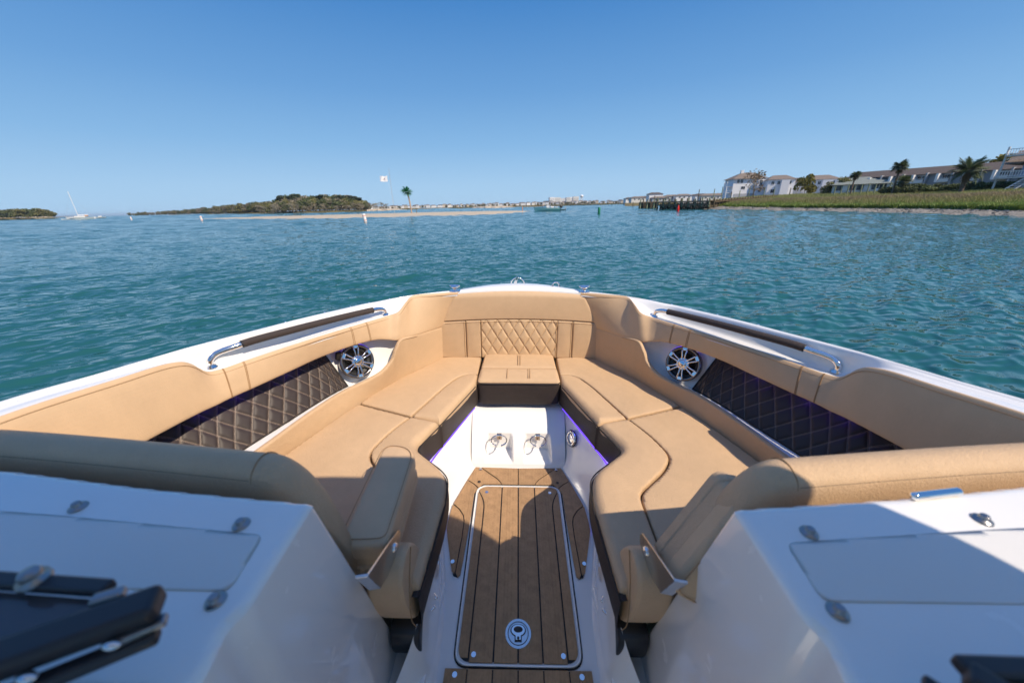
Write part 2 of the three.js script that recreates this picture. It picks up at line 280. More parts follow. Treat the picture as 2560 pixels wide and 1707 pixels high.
// quilted side panel
const WQ = .078, HQ = .104;
const panelGeo = (() => {
  const len = cPB.getLength(), hgt = .33;
  const f = (u, v) => {
    const a = cPB.getPoint(u), b = cPT.getPoint(u), p = a.clone().lerp(b, v), q = cPB.getTangent(u), n = new THREE.Vector3(q.z, 0, -q.x).normalize(); if (n.x > 0) n.negate();
    const s = u * len / WQ, t = v * hgt / HQ, fr = (x) => Math.abs(x - Math.round(x)), m = Math.min(fr(s + t), fr(s - t));
    const fade = smooth(0, .02, v) * smooth(0, .015, u), id = Math.sin(Math.round(s + t - .5) * 12.9 + Math.round(s - t - .5) * 78.2) * 43758.5, puff = .8 + .4 * (id - Math.floor(id)), h = .009 * puff * (1 - Math.exp(-m * (9 + 3 * puff))) * fade;
    return off(p, n, .004 + h * 1.0 + .006 * fade, h * .2);
  };
  return grid(190, 52, f, (u, v) => [u * len / WQ, v * hgt / HQ]);
})();
const panelEdge = (() => { const pts = []; for (let k = 0; k <= 12; k++) pts.push(cPB.getPoint(0).lerp(cPT.getPoint(0), k / 12)); for (const p of pts) p.x -= .004; const bot = []; for (let k = 0; k <= 30; k++) { const p = cPB.getPoint(k / 30); p.x -= .006; p.y += .004; bot.push(p); } return merge([tube(pts, .006, 20, 6), tube(bot, .005, 60, 6)]); })();
// white niche round the speaker and the wall behind the coaming
const niB = cr([[1.035, .555, 1.800], [1.000, .555, 1.845], [.965, .560, 1.885], [.905, .560, 1.965], [.860, .575, 2.030], [.815, .62, 2.075], [.79, .70, 2.09]].map((p) => V(...p)));
const niT = cr([[1.185, .87, 1.815], [1.125, .87, 1.872], [1.065, .86, 1.925], [.990, .85, 1.990], [.93, .84, 2.045], [.875, .83, 2.085], [.83, .80, 2.10]].map((p) => V(...p)));
const nicheGeo = grid(40, 12, (u, v) => { const a = niB.getPoint(u), b = niT.getPoint(u), p = a.clone().lerp(b, v); const w = Math.sin(Math.PI * v); p.z += -.008 * w; return p; });
const nicheFloor = grid(30, 4, (u, v) => { const a = V(lerp(.985, .845, u), .572, lerp(1.785, 1.93, u)), b = niB.getPoint(u); return a.lerp(b, v); });

for (const s of [1, -1]) {
  const c = bp('coaming_pad', side(coamGeo, s), M.tanPerf);
  for (const t of [7.35, 8.05, 11.2, 12.0]) for (const dt of [-.0011, .0011]) bp('stitch_seam', side(coamSeam(t / 20, dt), s), M.tanThread, c);
  bp('gunwale', side(gunGeo, s), M.gel);
  const b = bp('side_bolster', side(bolGeo, s), M.tan);
  const top = []; for (let k = 0; k <= 80; k++) { const t = .22 + .78 * k / 80; top.push(off(BU.getPoint(t), inB(t), lerp(.0115, .0255, smooth(.2, .36, t)), -.003)); }
  bp('piping', side(tube(top, .0013, 160, 5), s), M.tanThread, b);
  const up = []; for (let k = 0; k <= 90; k++) { const t = k / 90; up.push(off(E.getPoint(t), inw(t), .008, -.010)); }
  bp('piping', side(tube(up, .0012, 260, 5), s), M.tanThread, c);
  bp('side_shelf', side(merge([shelfGeo, nicheFloor]), s), M.gel);
  const q = bp('quilted_panel', side(panelGeo, s), M.quiltDark); q.userData.label = 'dark brown side panel quilted in stitched diamonds';
  bp('piping', side(panelEdge, s), M.darkThread, q);
  bp('speaker_niche', side(nicheGeo, s), M.gel);
}

// outer hull, stern quarter to bow to stern quarter
{
  const topPts = [];
  const bowArc = cr([V(.455, .966, 2.435), V(.36, .973, 2.475), V(.20, .981, 2.537), V(0, .985, 2.565), V(-.20, .981, 2.537), V(-.36, .973, 2.475), V(-.455, .966, 2.435)]);
  for (let k = 120; k >= 0; k--) topPts.push(F.getPoint(k / 120));
  topPts.unshift(V(1.90, 1.0, -1.0), V(1.89, 1.0, -.3));
  for (let k = 1; k < 40; k++) topPts.push(bowArc.getPoint(k / 40));
  const port = topPts.slice(0, 123).map((p) => new THREE.Vector3(-p.x, p.y, p.z)).reverse(); topPts.push(...port);
  const N = topPts.length - 1;
  bp('hull', grid(N, 14, (u, v) => {
    const p = topPts[Math.round(u * N)], prof = [[1.006, -.045], [1.014, -.055], [1.020, -.12], [1.010, -.50], [.92, -.9], [.78, -1.3]], k = Math.min(prof.length - 2, Math.floor(v * 5)), f = v * 5 - k;
    const sc = lerp(prof[k][0], prof[k + 1][0], f), dy = lerp(prof[k][1], prof[k + 1][1], f), zb = -p.z; return V(p.x * sc, p.y + dy, zb > 0 ? zb * (sc > 1 ? 1 + (sc - 1) * 1.6 : lerp(1, sc, .6)) : zb);
  }), M.gel);
  // bow deck
  const inner = cr([V(.455, .958, 2.400), V(.25, .970, 2.412), V(0, .974, 2.418), V(-.25, .970, 2.412), V(-.455, .958, 2.400)]);
  bp('bow_deck', grid(60, 16, (u, v) => { const a = inner.getPoint(u), b = bowArc.getPoint(u); if (v < .12) return a.clone().add(new THREE.Vector3(0, -.05 * (1 - v / .12), 0)); const w = (v - .12) / .76; if (w > 1) return b.clone().add(V(0, -.05 * (w - 1) / .16, .012)); const p = a.lerp(b, Math.min(1, w)); p.y += .012 * Math.sin(Math.PI * w) * Math.cos((u - .5) * 2.6) ** 2; return p; }), M.gel);
}

// floor pan and footwell liner
{
  const fl = [[.275, 1.76], [.385, 1.45], [.395, 1.29], [.345, 1.03], [.315, .80], [.315, -1.0]], outline = [...fl, ...fl.slice().reverse().map((p) => [-p[0], p[1]])];
  const floorPart = bp('floor_pan', board(outline, -.06, -.006, 0), M.gel);
  const low = cr([[.285, 1.735], [.335, 1.60], [.388, 1.46], [.402, 1.29], [.356, 1.05], [.326, .86], [.318, .70], [.318, .60], [.318, .45], [.318, -.9]].map((p) => V(p[0], -.012, p[1])));
  const high = cr([[.310, 2.10], [.405, 1.84], [.500, 1.55], [.500, 1.37], [.370, 1.14], [.352, .86], [.362, .70, .26], [.43, .60, .10], [.472, .45, .08], [.472, -.9, .08]].map((p) => V(p[0], p[2] ?? .34, p[1])));
  const wall = stripe(90, 16, (t) => { const a = low.getPoint(t), b = high.getPoint(t), o = a.clone().lerp(b, .06); return [a.clone().add(V(-.025, .004, 0)), a.clone().add(V(-.012, .006, 0)), o.setY(.02), a.clone().lerp(b, .2), a.clone().lerp(b, .6), b]; });
  for (const s of [1, -1]) bp('footwell_side', side(wall, s), M.gel);
  // sloping front of the footwell below the bow seat, with two moulded drink holder pockets
  const fp = cr([V(0, -.010, 1.712), V(0, .002, 1.728), V(0, .030, 1.742), V(0, .075, 1.772), V(0, .15, 1.850), V(0, .215, 1.930), V(0, .262, 2.005), V(0, .285, 2.09), V(0, .36, 2.11)]);
  bp('footwell_front', grid(150, 110, (u, v) => {
    const p = fp.getPoint(v), x = lerp(-1, 1, u) * lerp(.292, .318, v), ax = Math.abs(Math.abs(x) - .124), my = smooth(.028, .050, p.y) * (1 - smooth(.176, .198, p.y)), m = (1 - smooth(.068, .092, ax)) * my;
    const back = 1.858 + (p.y - .04) * .10;                         // the pocket's upright back
    return V(x, p.y, lerp(-p.z, Math.max(-p.z, back), m));
  }), M.gel);
}
for (const s of [1, -1]) bp('console_plinth', side(board([[.330, .98], [.60, .98], [.60, .30], [.345, .30]], -.03, .055, .004), s), M.gel);
// open ring drink holders
function ringHolder(c, r, open, wallDir) {          // c = ring centre in boat axes, open = heading of the gap, wallDir = heading of the plate
  const h = bp('drink_holder', tube(Array.from({ length: 33 }, (_, k) => { const a = open + .42 + (Math.PI * 2 - .84) * k / 32; return c.clone().add(new THREE.Vector3(Math.cos(a) * r, 0, Math.sin(a) * r)); }), .0048, 64, 8), M.chrome);
  for (const sg of [1, -1]) { const a = open + sg * .42, g = new THREE.SphereGeometry(.0072, 12, 8); g.translate(c.x + Math.cos(a) * r, c.y, c.z + Math.sin(a) * r); bp('ball_end', g, M.chrome, h); }
  const pl = new RoundedBoxGeometry(.032, .055, .004, 2, .0018); pl.rotateY(Math.PI / 2 - wallDir); pl.translate(c.x + Math.cos(wallDir) * (r + .004), c.y - .014, c.z + Math.sin(wallDir) * (r + .004)); const plate = bp('mounting_plate', pl, M.steel, h);
  for (const dy of [-.004, -.026]) { const sc = new THREE.SphereGeometry(.0048, 10, 6); sc.scale(1, 1, .5); sc.rotateY(Math.PI / 2 - wallDir); sc.translate(c.x + Math.cos(wallDir) * (r + .001), c.y + dy, c.z + Math.sin(wallDir) * (r + .001)); bp('screw', sc, M.blackPlastic, h); }
}
for (const s of [-1, 1]) ringHolder(V(s * .125, .168, 1.796), .050, Math.PI / 2, -Math.PI / 2);
for (const s of [-1, 1]) ringHolder(V(s * .372, .17, .838), .043, s > 0 ? Math.PI : 0, s > 0 ? 0 : Math.PI);
// courtesy lamp on the starboard footwell side
{
  const base = V(.336, .190, 1.798), n = new THREE.Vector3(-.90, .26, .34).normalize(), q = new THREE.Quaternion().setFromUnitVectors(new THREE.Vector3(0, 1, 0), n), put = (g, d = 0) => g.applyQuaternion(q).translate(base.x + n.x * d, base.y + n.y * d, base.z + n.z * d);
  const l = bp('courtesy_lamp', put(new THREE.LatheGeometry([[.034, .008], [.040, .011], [.049, .007], [.051, -.004]].map((p) => new THREE.Vector2(...p)), 36)), M.chrome);
  bp('lens', put(new THREE.SphereGeometry(.035, 24, 10).scale(1, .35, 1)), M.chrome, l);
  bp('gasket', put(new THREE.TorusGeometry(.051, .003, 8, 36).rotateX(Math.PI / 2), -.002), M.rubber, l);
}
// LED strips under the seat cushions
for (const s of [1, -1]) {
  const pts = [[.300, 1.985], [.350, 1.85], [.405, 1.70], [.462, 1.545], [.500, 1.42]].map((p) => V(s * (p[0] - .004), .284, p[1]));
  bp('led_strip', tube(pts, .0042, 50, 6), M.violet);
  for (const [x, z, ry] of [[.375, 1.78, 1], [.475, 1.50, 1]]) { const lp = new THREE.PointLight(0x5a38ff, .0022); lp.position.copy(V(s * x - s * .012, .278, z)); lp.castShadow = true; lp.shadow.radius = 1; lp.name = 'led_glow'; boat.add(lp); }
}

// LED strips hidden under the coaming pads, lighting the side shelves
for (const s of [1, -1]) {
  const pts = []; for (let k = 0; k <= 30; k++) { const t = lerp(9.2, 15.5, k / 30) / 20; pts.push(off(D.getPoint(t), inw(t), -.062, .012)); }
  for (const p of pts) p.x *= s;
  bp('led_strip', tube(pts, .004, 60, 6), M.violet);
  for (const t of [9.8, 11.3, 14.5]) { const p = off(D.getPoint(t / 20), inw(t / 20), -.05, -.012), lp = new THREE.PointLight(0x5a38ff, .0035); p.x *= s; lp.position.copy(p); lp.castShadow = true; lp.shadow.radius = 1; lp.name = 'led_glow'; boat.add(lp); }
}

// hatch and teak floor
const polyX = (pts, z) => { for (let i = 0; i < pts.length - 1; i++) { const a = pts[i], b = pts[i + 1]; if ((z >= a[1] && z <= b[1]) || (z <= a[1] && z >= b[1])) return lerp(a[0], b[0], (z - a[1]) / (b[1] - a[1] || 1e-9)); } return z < pts[0][1] ? pts[0][0] : pts[pts.length - 1][0]; };
const screwGeo = (() => { const a = new THREE.CylinderGeometry(.0095, .0105, .004, 16); a.translate(0, .002, 0); return a; })(), screwSlot = new THREE.BoxGeometry(.011, .0012, .0022).translate(0, .0042, 0);
function screw(x, zf, y, parent) { const m = bp('screw', screwGeo, M.chrome, parent); m.position.copy(V(x, y, zf)); m.rotation.y = x * 40; return m; }
{
  const hw = .246, z0 = .712, z1 = 1.583;
  const hatchPoly = roundPoly([[-hw, z0, .05], [hw, z0, .05], [hw + .004, z1, .055], [-hw - .004, z1, .055]], 8);
  const hatch = bp('floor_hatch', board(hatchPoly, -.02, -.0015, .002), M.gel);
  const lipPts = roundPoly([[-hw + .002, z0 + .002, .05], [hw - .002, z0 + .002, .05], [hw, z1 - .004, .055], [-hw, z1 - .004, .055]], 8).map((p) => V(p[0], .001, p[1]));
  bp('gasket', tube(roundPoly([[-hw - .005, z0 - .005, .054], [hw + .005, z0 - .005, .054], [hw + .009, z1 + .004, .059], [-hw - .009, z1 + .004, .059]], 8).map((p) => V(p[0], -.003, p[1])), .003, 200, 6, true), M.rubber, hatch);
  bp('rim', tube(lipPts, .0045, 220, 6, true), M.gel, hatch);
  const ihw = .236, iz0 = .720, iz1 = 1.574, rc = .045;
  const lim = (z) => { const d0 = z - iz0, d1 = iz1 - z, d = Math.min(d0, d1); return d < rc ? ihw - rc + Math.sqrt(Math.max(0, rc * rc - (rc - d) ** 2)) : ihw; };
  const seam = (x) => (z) => Math.abs(x) > .15 ? x * (1 + .30 * Math.pow(smooth(1.40, 1.60, z), 1.6)) : x;
  const xs = [-1, -.1935, -.0965, 0, .0965, .1935, 1], gap = .0033;
  const back = board(roundPoly([[-ihw + .003, iz0 + .003, rc], [ihw - .003, iz0 + .003, rc], [ihw - .003, iz1 - .003, rc], [-ihw + .003, iz1 - .003, rc]], 8), -.004, .0022, 0); bp('caulking', back, M.caulk, hatch);
  for (let i = 0; i < 6; i++) {
    const l = seam(xs[i]), r = seam(xs[i + 1]), L = [], Rr = [];
    for (let k = 0; k <= 60; k++) { const z = lerp(iz0, iz1, k / 60), m = lim(z); const a = Math.max(l(z) + (i ? gap : 0), -m), b = Math.min(r(z) - (i < 5 ? gap : 0), m); if (b - a > .003) { L.push([a, z]); Rr.push([b, z]); } }
    bp('plank', board([...L, ...Rr.reverse()].map((p) => [p[0], p[1]]), .0005, .006, .0008), M.teak[i % 3], hatch);
  }
  for (const [x, z] of [[-.186, 1.53], [.186, 1.53], [-.174, .743], [.176, .743]]) screw(x, z, .006, hatch);
  // round flush lift latch
  const lc = V(0, .0065, .817), latch = bp('lift_latch', new THREE.CylinderGeometry(.0525, .054, .004, 48).translate(lc.x, lc.y, lc.z), M.steel);
  bp('groove', new THREE.TorusGeometry(.041, .0016, 6, 48).rotateX(Math.PI / 2).translate(lc.x, lc.y + .0022, lc.z), M.blackPlastic, latch);
  const knob = (k, w, t, y0, y1) => { const s_ = new THREE.Shape(); s_.absellipse(0, .010, .031 * k, .022 * k, 0, Math.PI * 2); const st = new THREE.Shape([[-w, .006], [-w, t], [w, t], [w, .006]].map((p) => new THREE.Vector2(...p))); const L = [s_, st].map((q, i) => { const g = new THREE.ExtrudeGeometry(q, { depth: y1 - y0 + i * .0002, bevelEnabled: true, bevelSize: .001, bevelThickness: .0006, bevelSegments: 2, curveSegments: 24 }); g.rotateX(-Math.PI / 2); g.translate(lc.x, lc.y + y0, lc.z); return g; }); return merge(L); };
  bp('recess', knob(1, .0135, -.030, .0018, .0026), M.blackPlastic, latch); bp('lift_handle', knob(.86, .0095, -.022, .0028, .0048), M.chrome, latch);
  bp('key_slot', new THREE.SphereGeometry(.019, 20, 10).scale(1, .22, .62).translate(lc.x, lc.y + .0052, lc.z - .012), M.blackPlastic, latch); bp('thumb_notch', new THREE.CylinderGeometry(.0055, .0055, .003, 16).translate(lc.x, lc.y + .0048, lc.z + .018), M.blackPlastic, latch);

  // teak forward of and beside the hatch
  const teak = bp('bow_teak', board([[-.268, 1.728], [-.368, 1.443], [-.376, 1.29], [-.306, 1.05], [-.284, 1.042], [-.272, 1.06], [-.262, 1.45], [-.262, 1.54], [-.21, 1.596], [.21, 1.596], [.262, 1.54], [.262, 1.45], [.272, 1.06], [.284, 1.042], [.306, 1.05], [.376, 1.29], [.368, 1.443], [.268, 1.728]], -.008, .0012, 0), M.caulk);
  const g2 = .0024;
  // half the planking; mirrored for port
  const half = [
    [[g2, 1.724], [.236, 1.729], [.178, 1.680], [.126, 1.636], [.104, 1.605], [.099, 1.594], [g2, 1.594]],
    [[.243, 1.729], [.272, 1.732], [.312, 1.626], [.270, 1.598], [.238, 1.566], [.212, 1.594], [.104, 1.594], [.110, 1.606], [.131, 1.633], [.183, 1.676]],
    [[.314, 1.621], [.370, 1.449], [.329, 1.414], [.300, 1.372], [.291, 1.336], [.289, 1.25], [.2945, 1.058], [.284, 1.040], [.272, 1.048], [.268, 1.12], [.260, 1.377], [.260, 1.52], [.242, 1.562], [.273, 1.593]],
    [[.373, 1.443], [.382, 1.335], [.380, 1.287], [.316, 1.068], [.302, 1.056], [.2995, 1.068], [.294, 1.25], [.296, 1.334], [.304, 1.368], [.333, 1.410]],
  ];
  for (const s of [1, -1]) half.forEach((p, i) => bp('plank', board(s > 0 ? p : p.map((q) => [-q[0], q[1]]).reverse(), .0008, .006, .0008), M.teak[(i + (s > 0 ? 0 : 1)) % 3], teak));
  for (const s of [-1, 1]) for (const [x, z] of [[.240, 1.708], [.238, 1.606], [.318, 1.110]]) screw(s * x, z, .006, teak);
  // teak aft of the hatch
  const aft = bp('walkway_teak', board([[-.278, .70], [.278, .70], [.282, -.9], [-.282, -.9]], -.006, .0012, 0), M.caulk);
  for (let i = 0; i < 6; i++) { const a = i ? xs[i] : -.278, b = i < 5 ? xs[i + 1] : .278; bp('plank', board([[a + (i ? g2 : 0), .70], [b - (i < 5 ? g2 : 0), .70], [b - (i < 5 ? g2 : 0), -.9], [a + (i ? g2 : 0), -.9]], .0008, .006, .0008), M.teak[(i + 1) % 3], aft); }
  for (const s of [-1, 1]) screw(s * .238, .680, .006, aft);
}
// ------------------------------------------------------------------ speakers, rails, bow fittings, consoles, roof
function speaker(s) {
  const c = V(.975, .690, 1.878), n = new THREE.Vector3(-.74, .36, .57).normalize();                 // faces inboard, aft and up
  const q = new THREE.Quaternion().setFromUnitVectors(new THREE.Vector3(0, 0, 1), n), roll = new THREE.Quaternion().setFromAxisAngle(new THREE.Vector3(0, 0, 1), .18);
  const put = (g) => side(g.applyQuaternion(roll).applyQuaternion(q).translate(c.x, c.y, c.z), s);
  const sp = bp('speaker', put(new THREE.LatheGeometry([[.100, -.03], [.104, -.002], [.103, .006], [.096, .011], [.088, .009], [.084, .0]].map((p) => new THREE.Vector2(...p)), 48).rotateX(Math.PI / 2)), M.smokedChrome);
  bp('cone', put(new THREE.LatheGeometry([[.012, -.034], [.05, -.026], [.066, -.014], [.072, -.008], [.078, -.012], [.084, -.006], [.086, 0]].map((p) => new THREE.Vector2(...p)), 40).rotateX(Math.PI / 2)), M.blackPlastic, sp);
  bp('hub', put(new THREE.LatheGeometry([[0, .022], [.014, .021], [.023, .016], [.0235, .012], [.027, .014], [.036, .012], [.038, .006], [.034, 0]].map((p) => new THREE.Vector2(...p)), 36).rotateX(Math.PI / 2)), M.chrome, sp);
  for (let k = 0; k < 6; k++) {
    const a = k * Math.PI / 3 + .35, ca = Math.cos(a), sa = Math.sin(a), L = [];
    for (const o of [-1, 1]) { const pts = [[.028, o * .008, .010], [.045, o * .0085, .013], [.065, o * .011, .014], [.082, o * .014, .012], [.094, o * .013, .006]].map((p) => new THREE.Vector3(p[0] * ca - p[1] * sa, p[0] * sa + p[1] * ca, p[2])); const t = tube(pts, .0052, 20, 6); L.push(t); }
    const pad_ = new RoundedBoxGeometry(.020, .030, .008, 2, .003); pad_.translate(.088, 0, .010); pad_.rotateZ(a); L.push(pad_);
    bp('grille_spoke', put(merge(L)), M.chrome, sp);
  }
  const led = bp('led_ring', put(new THREE.TorusGeometry(.1035, .0022, 6, 40, Math.PI * .45).rotateZ(1.0)), M.violet, sp);
  const lp = new THREE.PointLight(0x5a38ff, .004); lp.position.copy(c.clone().add(new THREE.Vector3(.035, .100, -.035))); lp.position.x *= s; lp.castShadow = true; lp.name = 'speaker_glow'; boat.add(lp);
}
speaker(1); speaker(-1);
// phone socket beside the port speaker
bp('socket', side(new RoundedBoxGeometry(.022, .05, .034, 3, .008).rotateY(.7).rotateZ(.2).translate(1.052, .752, -1.825), -1), M.blackPlastic);

// hand rails with brown grips
for (const s of [1, -1]) {
  const aftB = V(1.425, .912, 1.418), fwdB = V(.858, .906, 2.128);
  const pts = [aftB.clone().add(V(0, -.012, 0)), aftB.clone().add(V(-.002, .020, .002)), aftB.clone().add(V(-.012, .040, .030)), V(1.355, .963, 1.515), V(1.318, .966, 1.565), V(1.20, .963, 1.715), V(1.05, .958, 1.895), V(.918, .949, 2.055), V(.886, .945, 2.092), V(.866, .934, 2.116), fwdB.clone().add(V(0, .012, 0)), fwdB.clone().add(V(0, -.012, 0))];
  for (const p of pts) { const q = lift([p.x, p.y, -p.z], .034 * smooth(2.12, 1.66, -p.z)); p.set(q[0], q[1], -q[2]); }
  aftB.set(...((q) => [q[0], q[1], -q[2]])(lift([aftB.x, aftB.y, -aftB.z], .034)));
  const c = cr(s > 0 ? pts : pts.map((p) => new THREE.Vector3(-p.x, p.y, p.z)));
  const rail = bp('handrail', tube(c, .0135, 140, 14), M.chrome);
  const gp = []; for (let k = 0; k <= 30; k++) gp.push(c.getPoint(lerp(.305, .655, k / 30)));
  bp('grip', tube(gp, .0175, 90, 16), grip, rail);
  for (const k of [0, 30]) { const t = new THREE.TorusGeometry(.0145, .004, 8, 20), tg = c.getTangent(k ? .655 : .305); t.applyQuaternion(new THREE.Quaternion().setFromUnitVectors(new THREE.Vector3(0, 0, 1), tg)); t.translate(gp[k].x, gp[k].y, gp[k].z); bp('grip_end', t, M.blackPlastic, rail); }
  for (const b of [aftB, fwdB]) bp('base_flange', new THREE.CylinderGeometry(.019, .025, .010, 24).translate(s * b.x, b.y - .004, b.z), M.chrome, rail);
}
// stainless fittings on the bow
for (const s of [-1, 1]) {
  const b = V(s * .455, .966, 2.428), cl = bp('pop_up_cleat', new THREE.LatheGeometry([[.0, .040], [.016, .041], [.029, .036], [.030, .028], [.018, .018], [.016, .006], [.030, .002], [.031, -.004]].map((p) => new THREE.Vector2(...p)), 28).translate(b.x, b.y, b.z), M.chrome);
  bp('horn', new THREE.CapsuleGeometry(.008, .06, 6, 12).rotateZ(Math.PI / 2).translate(b.x, b.y + .036, b.z), M.chrome, cl);
  bp('base_flange', new RoundedBoxGeometry(.075, .006, .05, 2, .003).translate(b.x, b.y, b.z), M.chrome, cl);
}
{
  const b = V(-.012, .978, 2.558), ring = bp('bow_ring', new THREE.TorusGeometry(.050, .0052, 10, 40, Math.PI).translate(b.x, b.y, b.z), M.chrome);
  const pl = new THREE.ExtrudeGeometry(new THREE.Shape([[-.032, 0], [-.012, 0], [.004, .058], [-.006, .062]].map((p) => new THREE.Vector2(...p))), { depth: .006, bevelEnabled: true, bevelSize: .0015, bevelThickness: .0015, bevelSegments: 2 }); bp('chock_plate', pl.translate(b.x, b.y, b.z), M.chrome, ring);
  const e = V(.262, .982, 2.490), u = bp('deck_ring', new THREE.TorusGeometry(.024, .0055, 10, 30, Math.PI).translate(e.x, e.y + .008, e.z), M.chrome);
  for (const k of [-1, 1]) bp('foot', new THREE.CylinderGeometry(.0085, .0095, .014, 14).translate(e.x + k * .024, e.y + .002, e.z), M.chrome, u);
  for (const s of [-1, 1]) for (let k = 0; k < 7; k++) { const p = F.getPoint((1.4 + k * 1.15) / 18); bp('rail_screw', new THREE.SphereGeometry(.006, 8, 6).scale(1, .6, 1).translate(s * (p.x + .006), p.y - .0005, p.z), M.chrome); }
}

// consoles either side of the walkway
function bolt(x, zf, y, parent) {
  const b = bp('snap_stud', new THREE.LatheGeometry([[0, .014], [.006, .014], [.008, .012], [.0075, .006], [.011, .005], [.0155, .003], [.0165, 0]].map((p) => new THREE.Vector2(...p)), 22).translate(x, y, -zf), M.stud, parent);
  return b;
}
for (const s of [1, -1]) {
  const top = roundPoly([[.462, .556, .012], [.462, .345, .03], [.478, .315, .03], [.466, .275, .04], [.466, -.9, .01], [1.66, -.9, .01], [1.66, .66, .01], [1.25, .640, .05], [.865, .592, .05]], 6).map((p) => [p[0], p[1], .016]);
  const g = pad(top, 0, 1.05, { r: .016, crown: 0, reach: .2, cell: .0075, wob: 0 });
  const p = g.attributes.position; for (let i = 0; i < p.count; i++) { const zf = -p.getZ(i), y = p.getY(i); if (zf > .42) p.setZ(i, -(zf + (1.05 - y) * .20 * smooth(.42, .55, zf))); }
  g.computeVertexNormals();
  const con = bp('console', side(g, s), M.gel);
  const ns = pad(roundPoly([[.515, .474, .02], [.505, .366, .02], [1.5, .372, .02], [1.5, .545, .02], [.98, .512, .03]], 5).map((q) => [q[0], q[1], .0015]), 1.045, 1.0520, { r: .0015, crown: 0, reach: .2, cell: .012, wob: 0 });
  const rim = bp('nonskid_panel', side(ns, s), M.nonskid, con);
  for (const [x, z] of [[.577, .496], [.518, .352], [.960, .532]]) bolt(s * x, z, 1.0505, con);
}
{ const c = boat.children.find((m) => m.name === 'console'); const h = bp('hinge', new THREE.CapsuleGeometry(.009, .11, 6, 14).rotateZ(Math.PI / 2).rotateY(R(8)).translate(.925, 1.058, -.592), M.chrome, c); }

// windscreen panes swung back over the consoles
function slab(pts, t, up = new THREE.Vector3(0, 1, 0)) {      // flat plate through 3D corner points, thickness t along up
  const n = pts.length, s = new THREE.Shape(), o = pts[0], ex = pts[1].clone().sub(o).normalize(), nz = ex.clone().cross(pts[n - 1].clone().sub(o)).normalize(), ey = nz.clone().cross(ex);
  pts.forEach((p, i) => { const d = p.clone().sub(o), a = d.dot(ex), b = d.dot(ey); i ? s.lineTo(a, b) : s.moveTo(a, b); });
  const g = new THREE.ExtrudeGeometry(s, { depth: t, bevelEnabled: true, bevelSize: .002, bevelThickness: .002, bevelSegments: 2 });
  g.applyMatrix4(new THREE.Matrix4().makeBasis(ex, ey, nz).setPosition(o)); return g;
}
const bar = (a, b, w, h) => { const L = a.distanceTo(b), g = new RoundedBoxGeometry(w, h, L, 3, Math.min(w, h) * .3); g.applyQuaternion(new THREE.Quaternion().setFromUnitVectors(new THREE.Vector3(0, 0, 1), b.clone().sub(a).normalize())); const m = a.clone().lerp(b, .5); g.translate(m.x, m.y, m.z); return g; };
{
  const y = 1.20, a = V(-.80, y, .292), b = V(-.565, y, .283), c = V(-.482, y, .268), d = V(-.62, y, .190), e = V(-.82, y, .085);
  const w = bp('windscreen_pane', slab([V(-.86, y - .012, .290), V(-.50, y - .012, .272), V(-.62, y - .012, .20), V(-.86, y - .012, .075)], .006), M.smoke);
  bp('top_frame', bar(V(-.90, y, .300), V(-.555, y, .284), .020, .016), M.frame, w);
  bp('side_frame', bar(V(-.470, y + .002, .268), V(-.84, y + .002, .085), .042, .030), M.frame, w);
  bp('side_frame', bar(V(-.462, y - .024, .245), V(-.80, y - .024, .062), .020, .018), M.frame, w);
  bp('hinge_plate', bar(V(-.455, y - .010, .255), V(-.50, y - .010, .228), .016, .010), M.stud, w);
  for (const t of [.12, .30, .43, .55]) { const q = V(-.452, y - .006, .246).lerp(V(-.80, y - .006, .070), t); bp('hinge_screw', new THREE.SphereGeometry(.008, 12, 8).scale(1.5, .6, .8).translate(q.x, q.y, q.z), M.chrome, w); }
  bp('latch_knob', new THREE.LatheGeometry([[0, .020], [.009, .0195], [.012, .014], [.010, .008], [.016, .007], [.017, 0]].map((p) => new THREE.Vector2(...p)), 24).translate(-.662, y + .004, -.290), M.stud, w);
  bp('catch', new RoundedBoxGeometry(.034, .014, .016, 2, .005).rotateY(.4).translate(-.535, y + .010, -.268), M.stud, w);
  const w2 = bp('windscreen_pane', slab([V(.500, 1.188, .214), V(.86, 1.188, .214), V(.86, 1.188, .02), V(.60, 1.188, .06)].reverse(), .006), M.smoke);
  bp('top_frame', bar(V(.487, y, .216), V(.90, y, .212), .022, .018), M.frame, w2);
  bp('side_frame', bar(V(.487, y, .212), V(.66, y, .02), .03, .024), M.frame, w2);
  bp('side_frame', bar(V(.452, y - .02, .213), V(.56, y - .02, .10), .014, .012), M.frame, w2);
}
// hard top over the helm: its shade falls across the consoles and the after seats
{
  const h = 2.12, o = roundPoly([[-1.20, .06, .15], [-.80, .215, .2], [-.25, .305, .3], [.45, .335, .3], [1.05, .335, .25], [1.70, -.10, .30], [1.70, -.85, .2], [-1.25, -.85, .2]], 8);
  const t = bp('hard_top', board(o, h, h + .07, .02), M.gel);
  for (const s of [-1, 1]) for (const z of [-.35, -.75]) bp('pillar', bar(V(s > 0 ? 1.45 : -1.2, .95, z + .25), V(s > 0 ? 1.40 : -1.12, h + .01, z), .05, .08), M.frame, t);
}
// ------------------------------------------------------------------ cushions (they lift off the boat)
const pipe = (pts, r = .0022) => tube(pts, r, Math.max(20, pts.length * 6), 6);
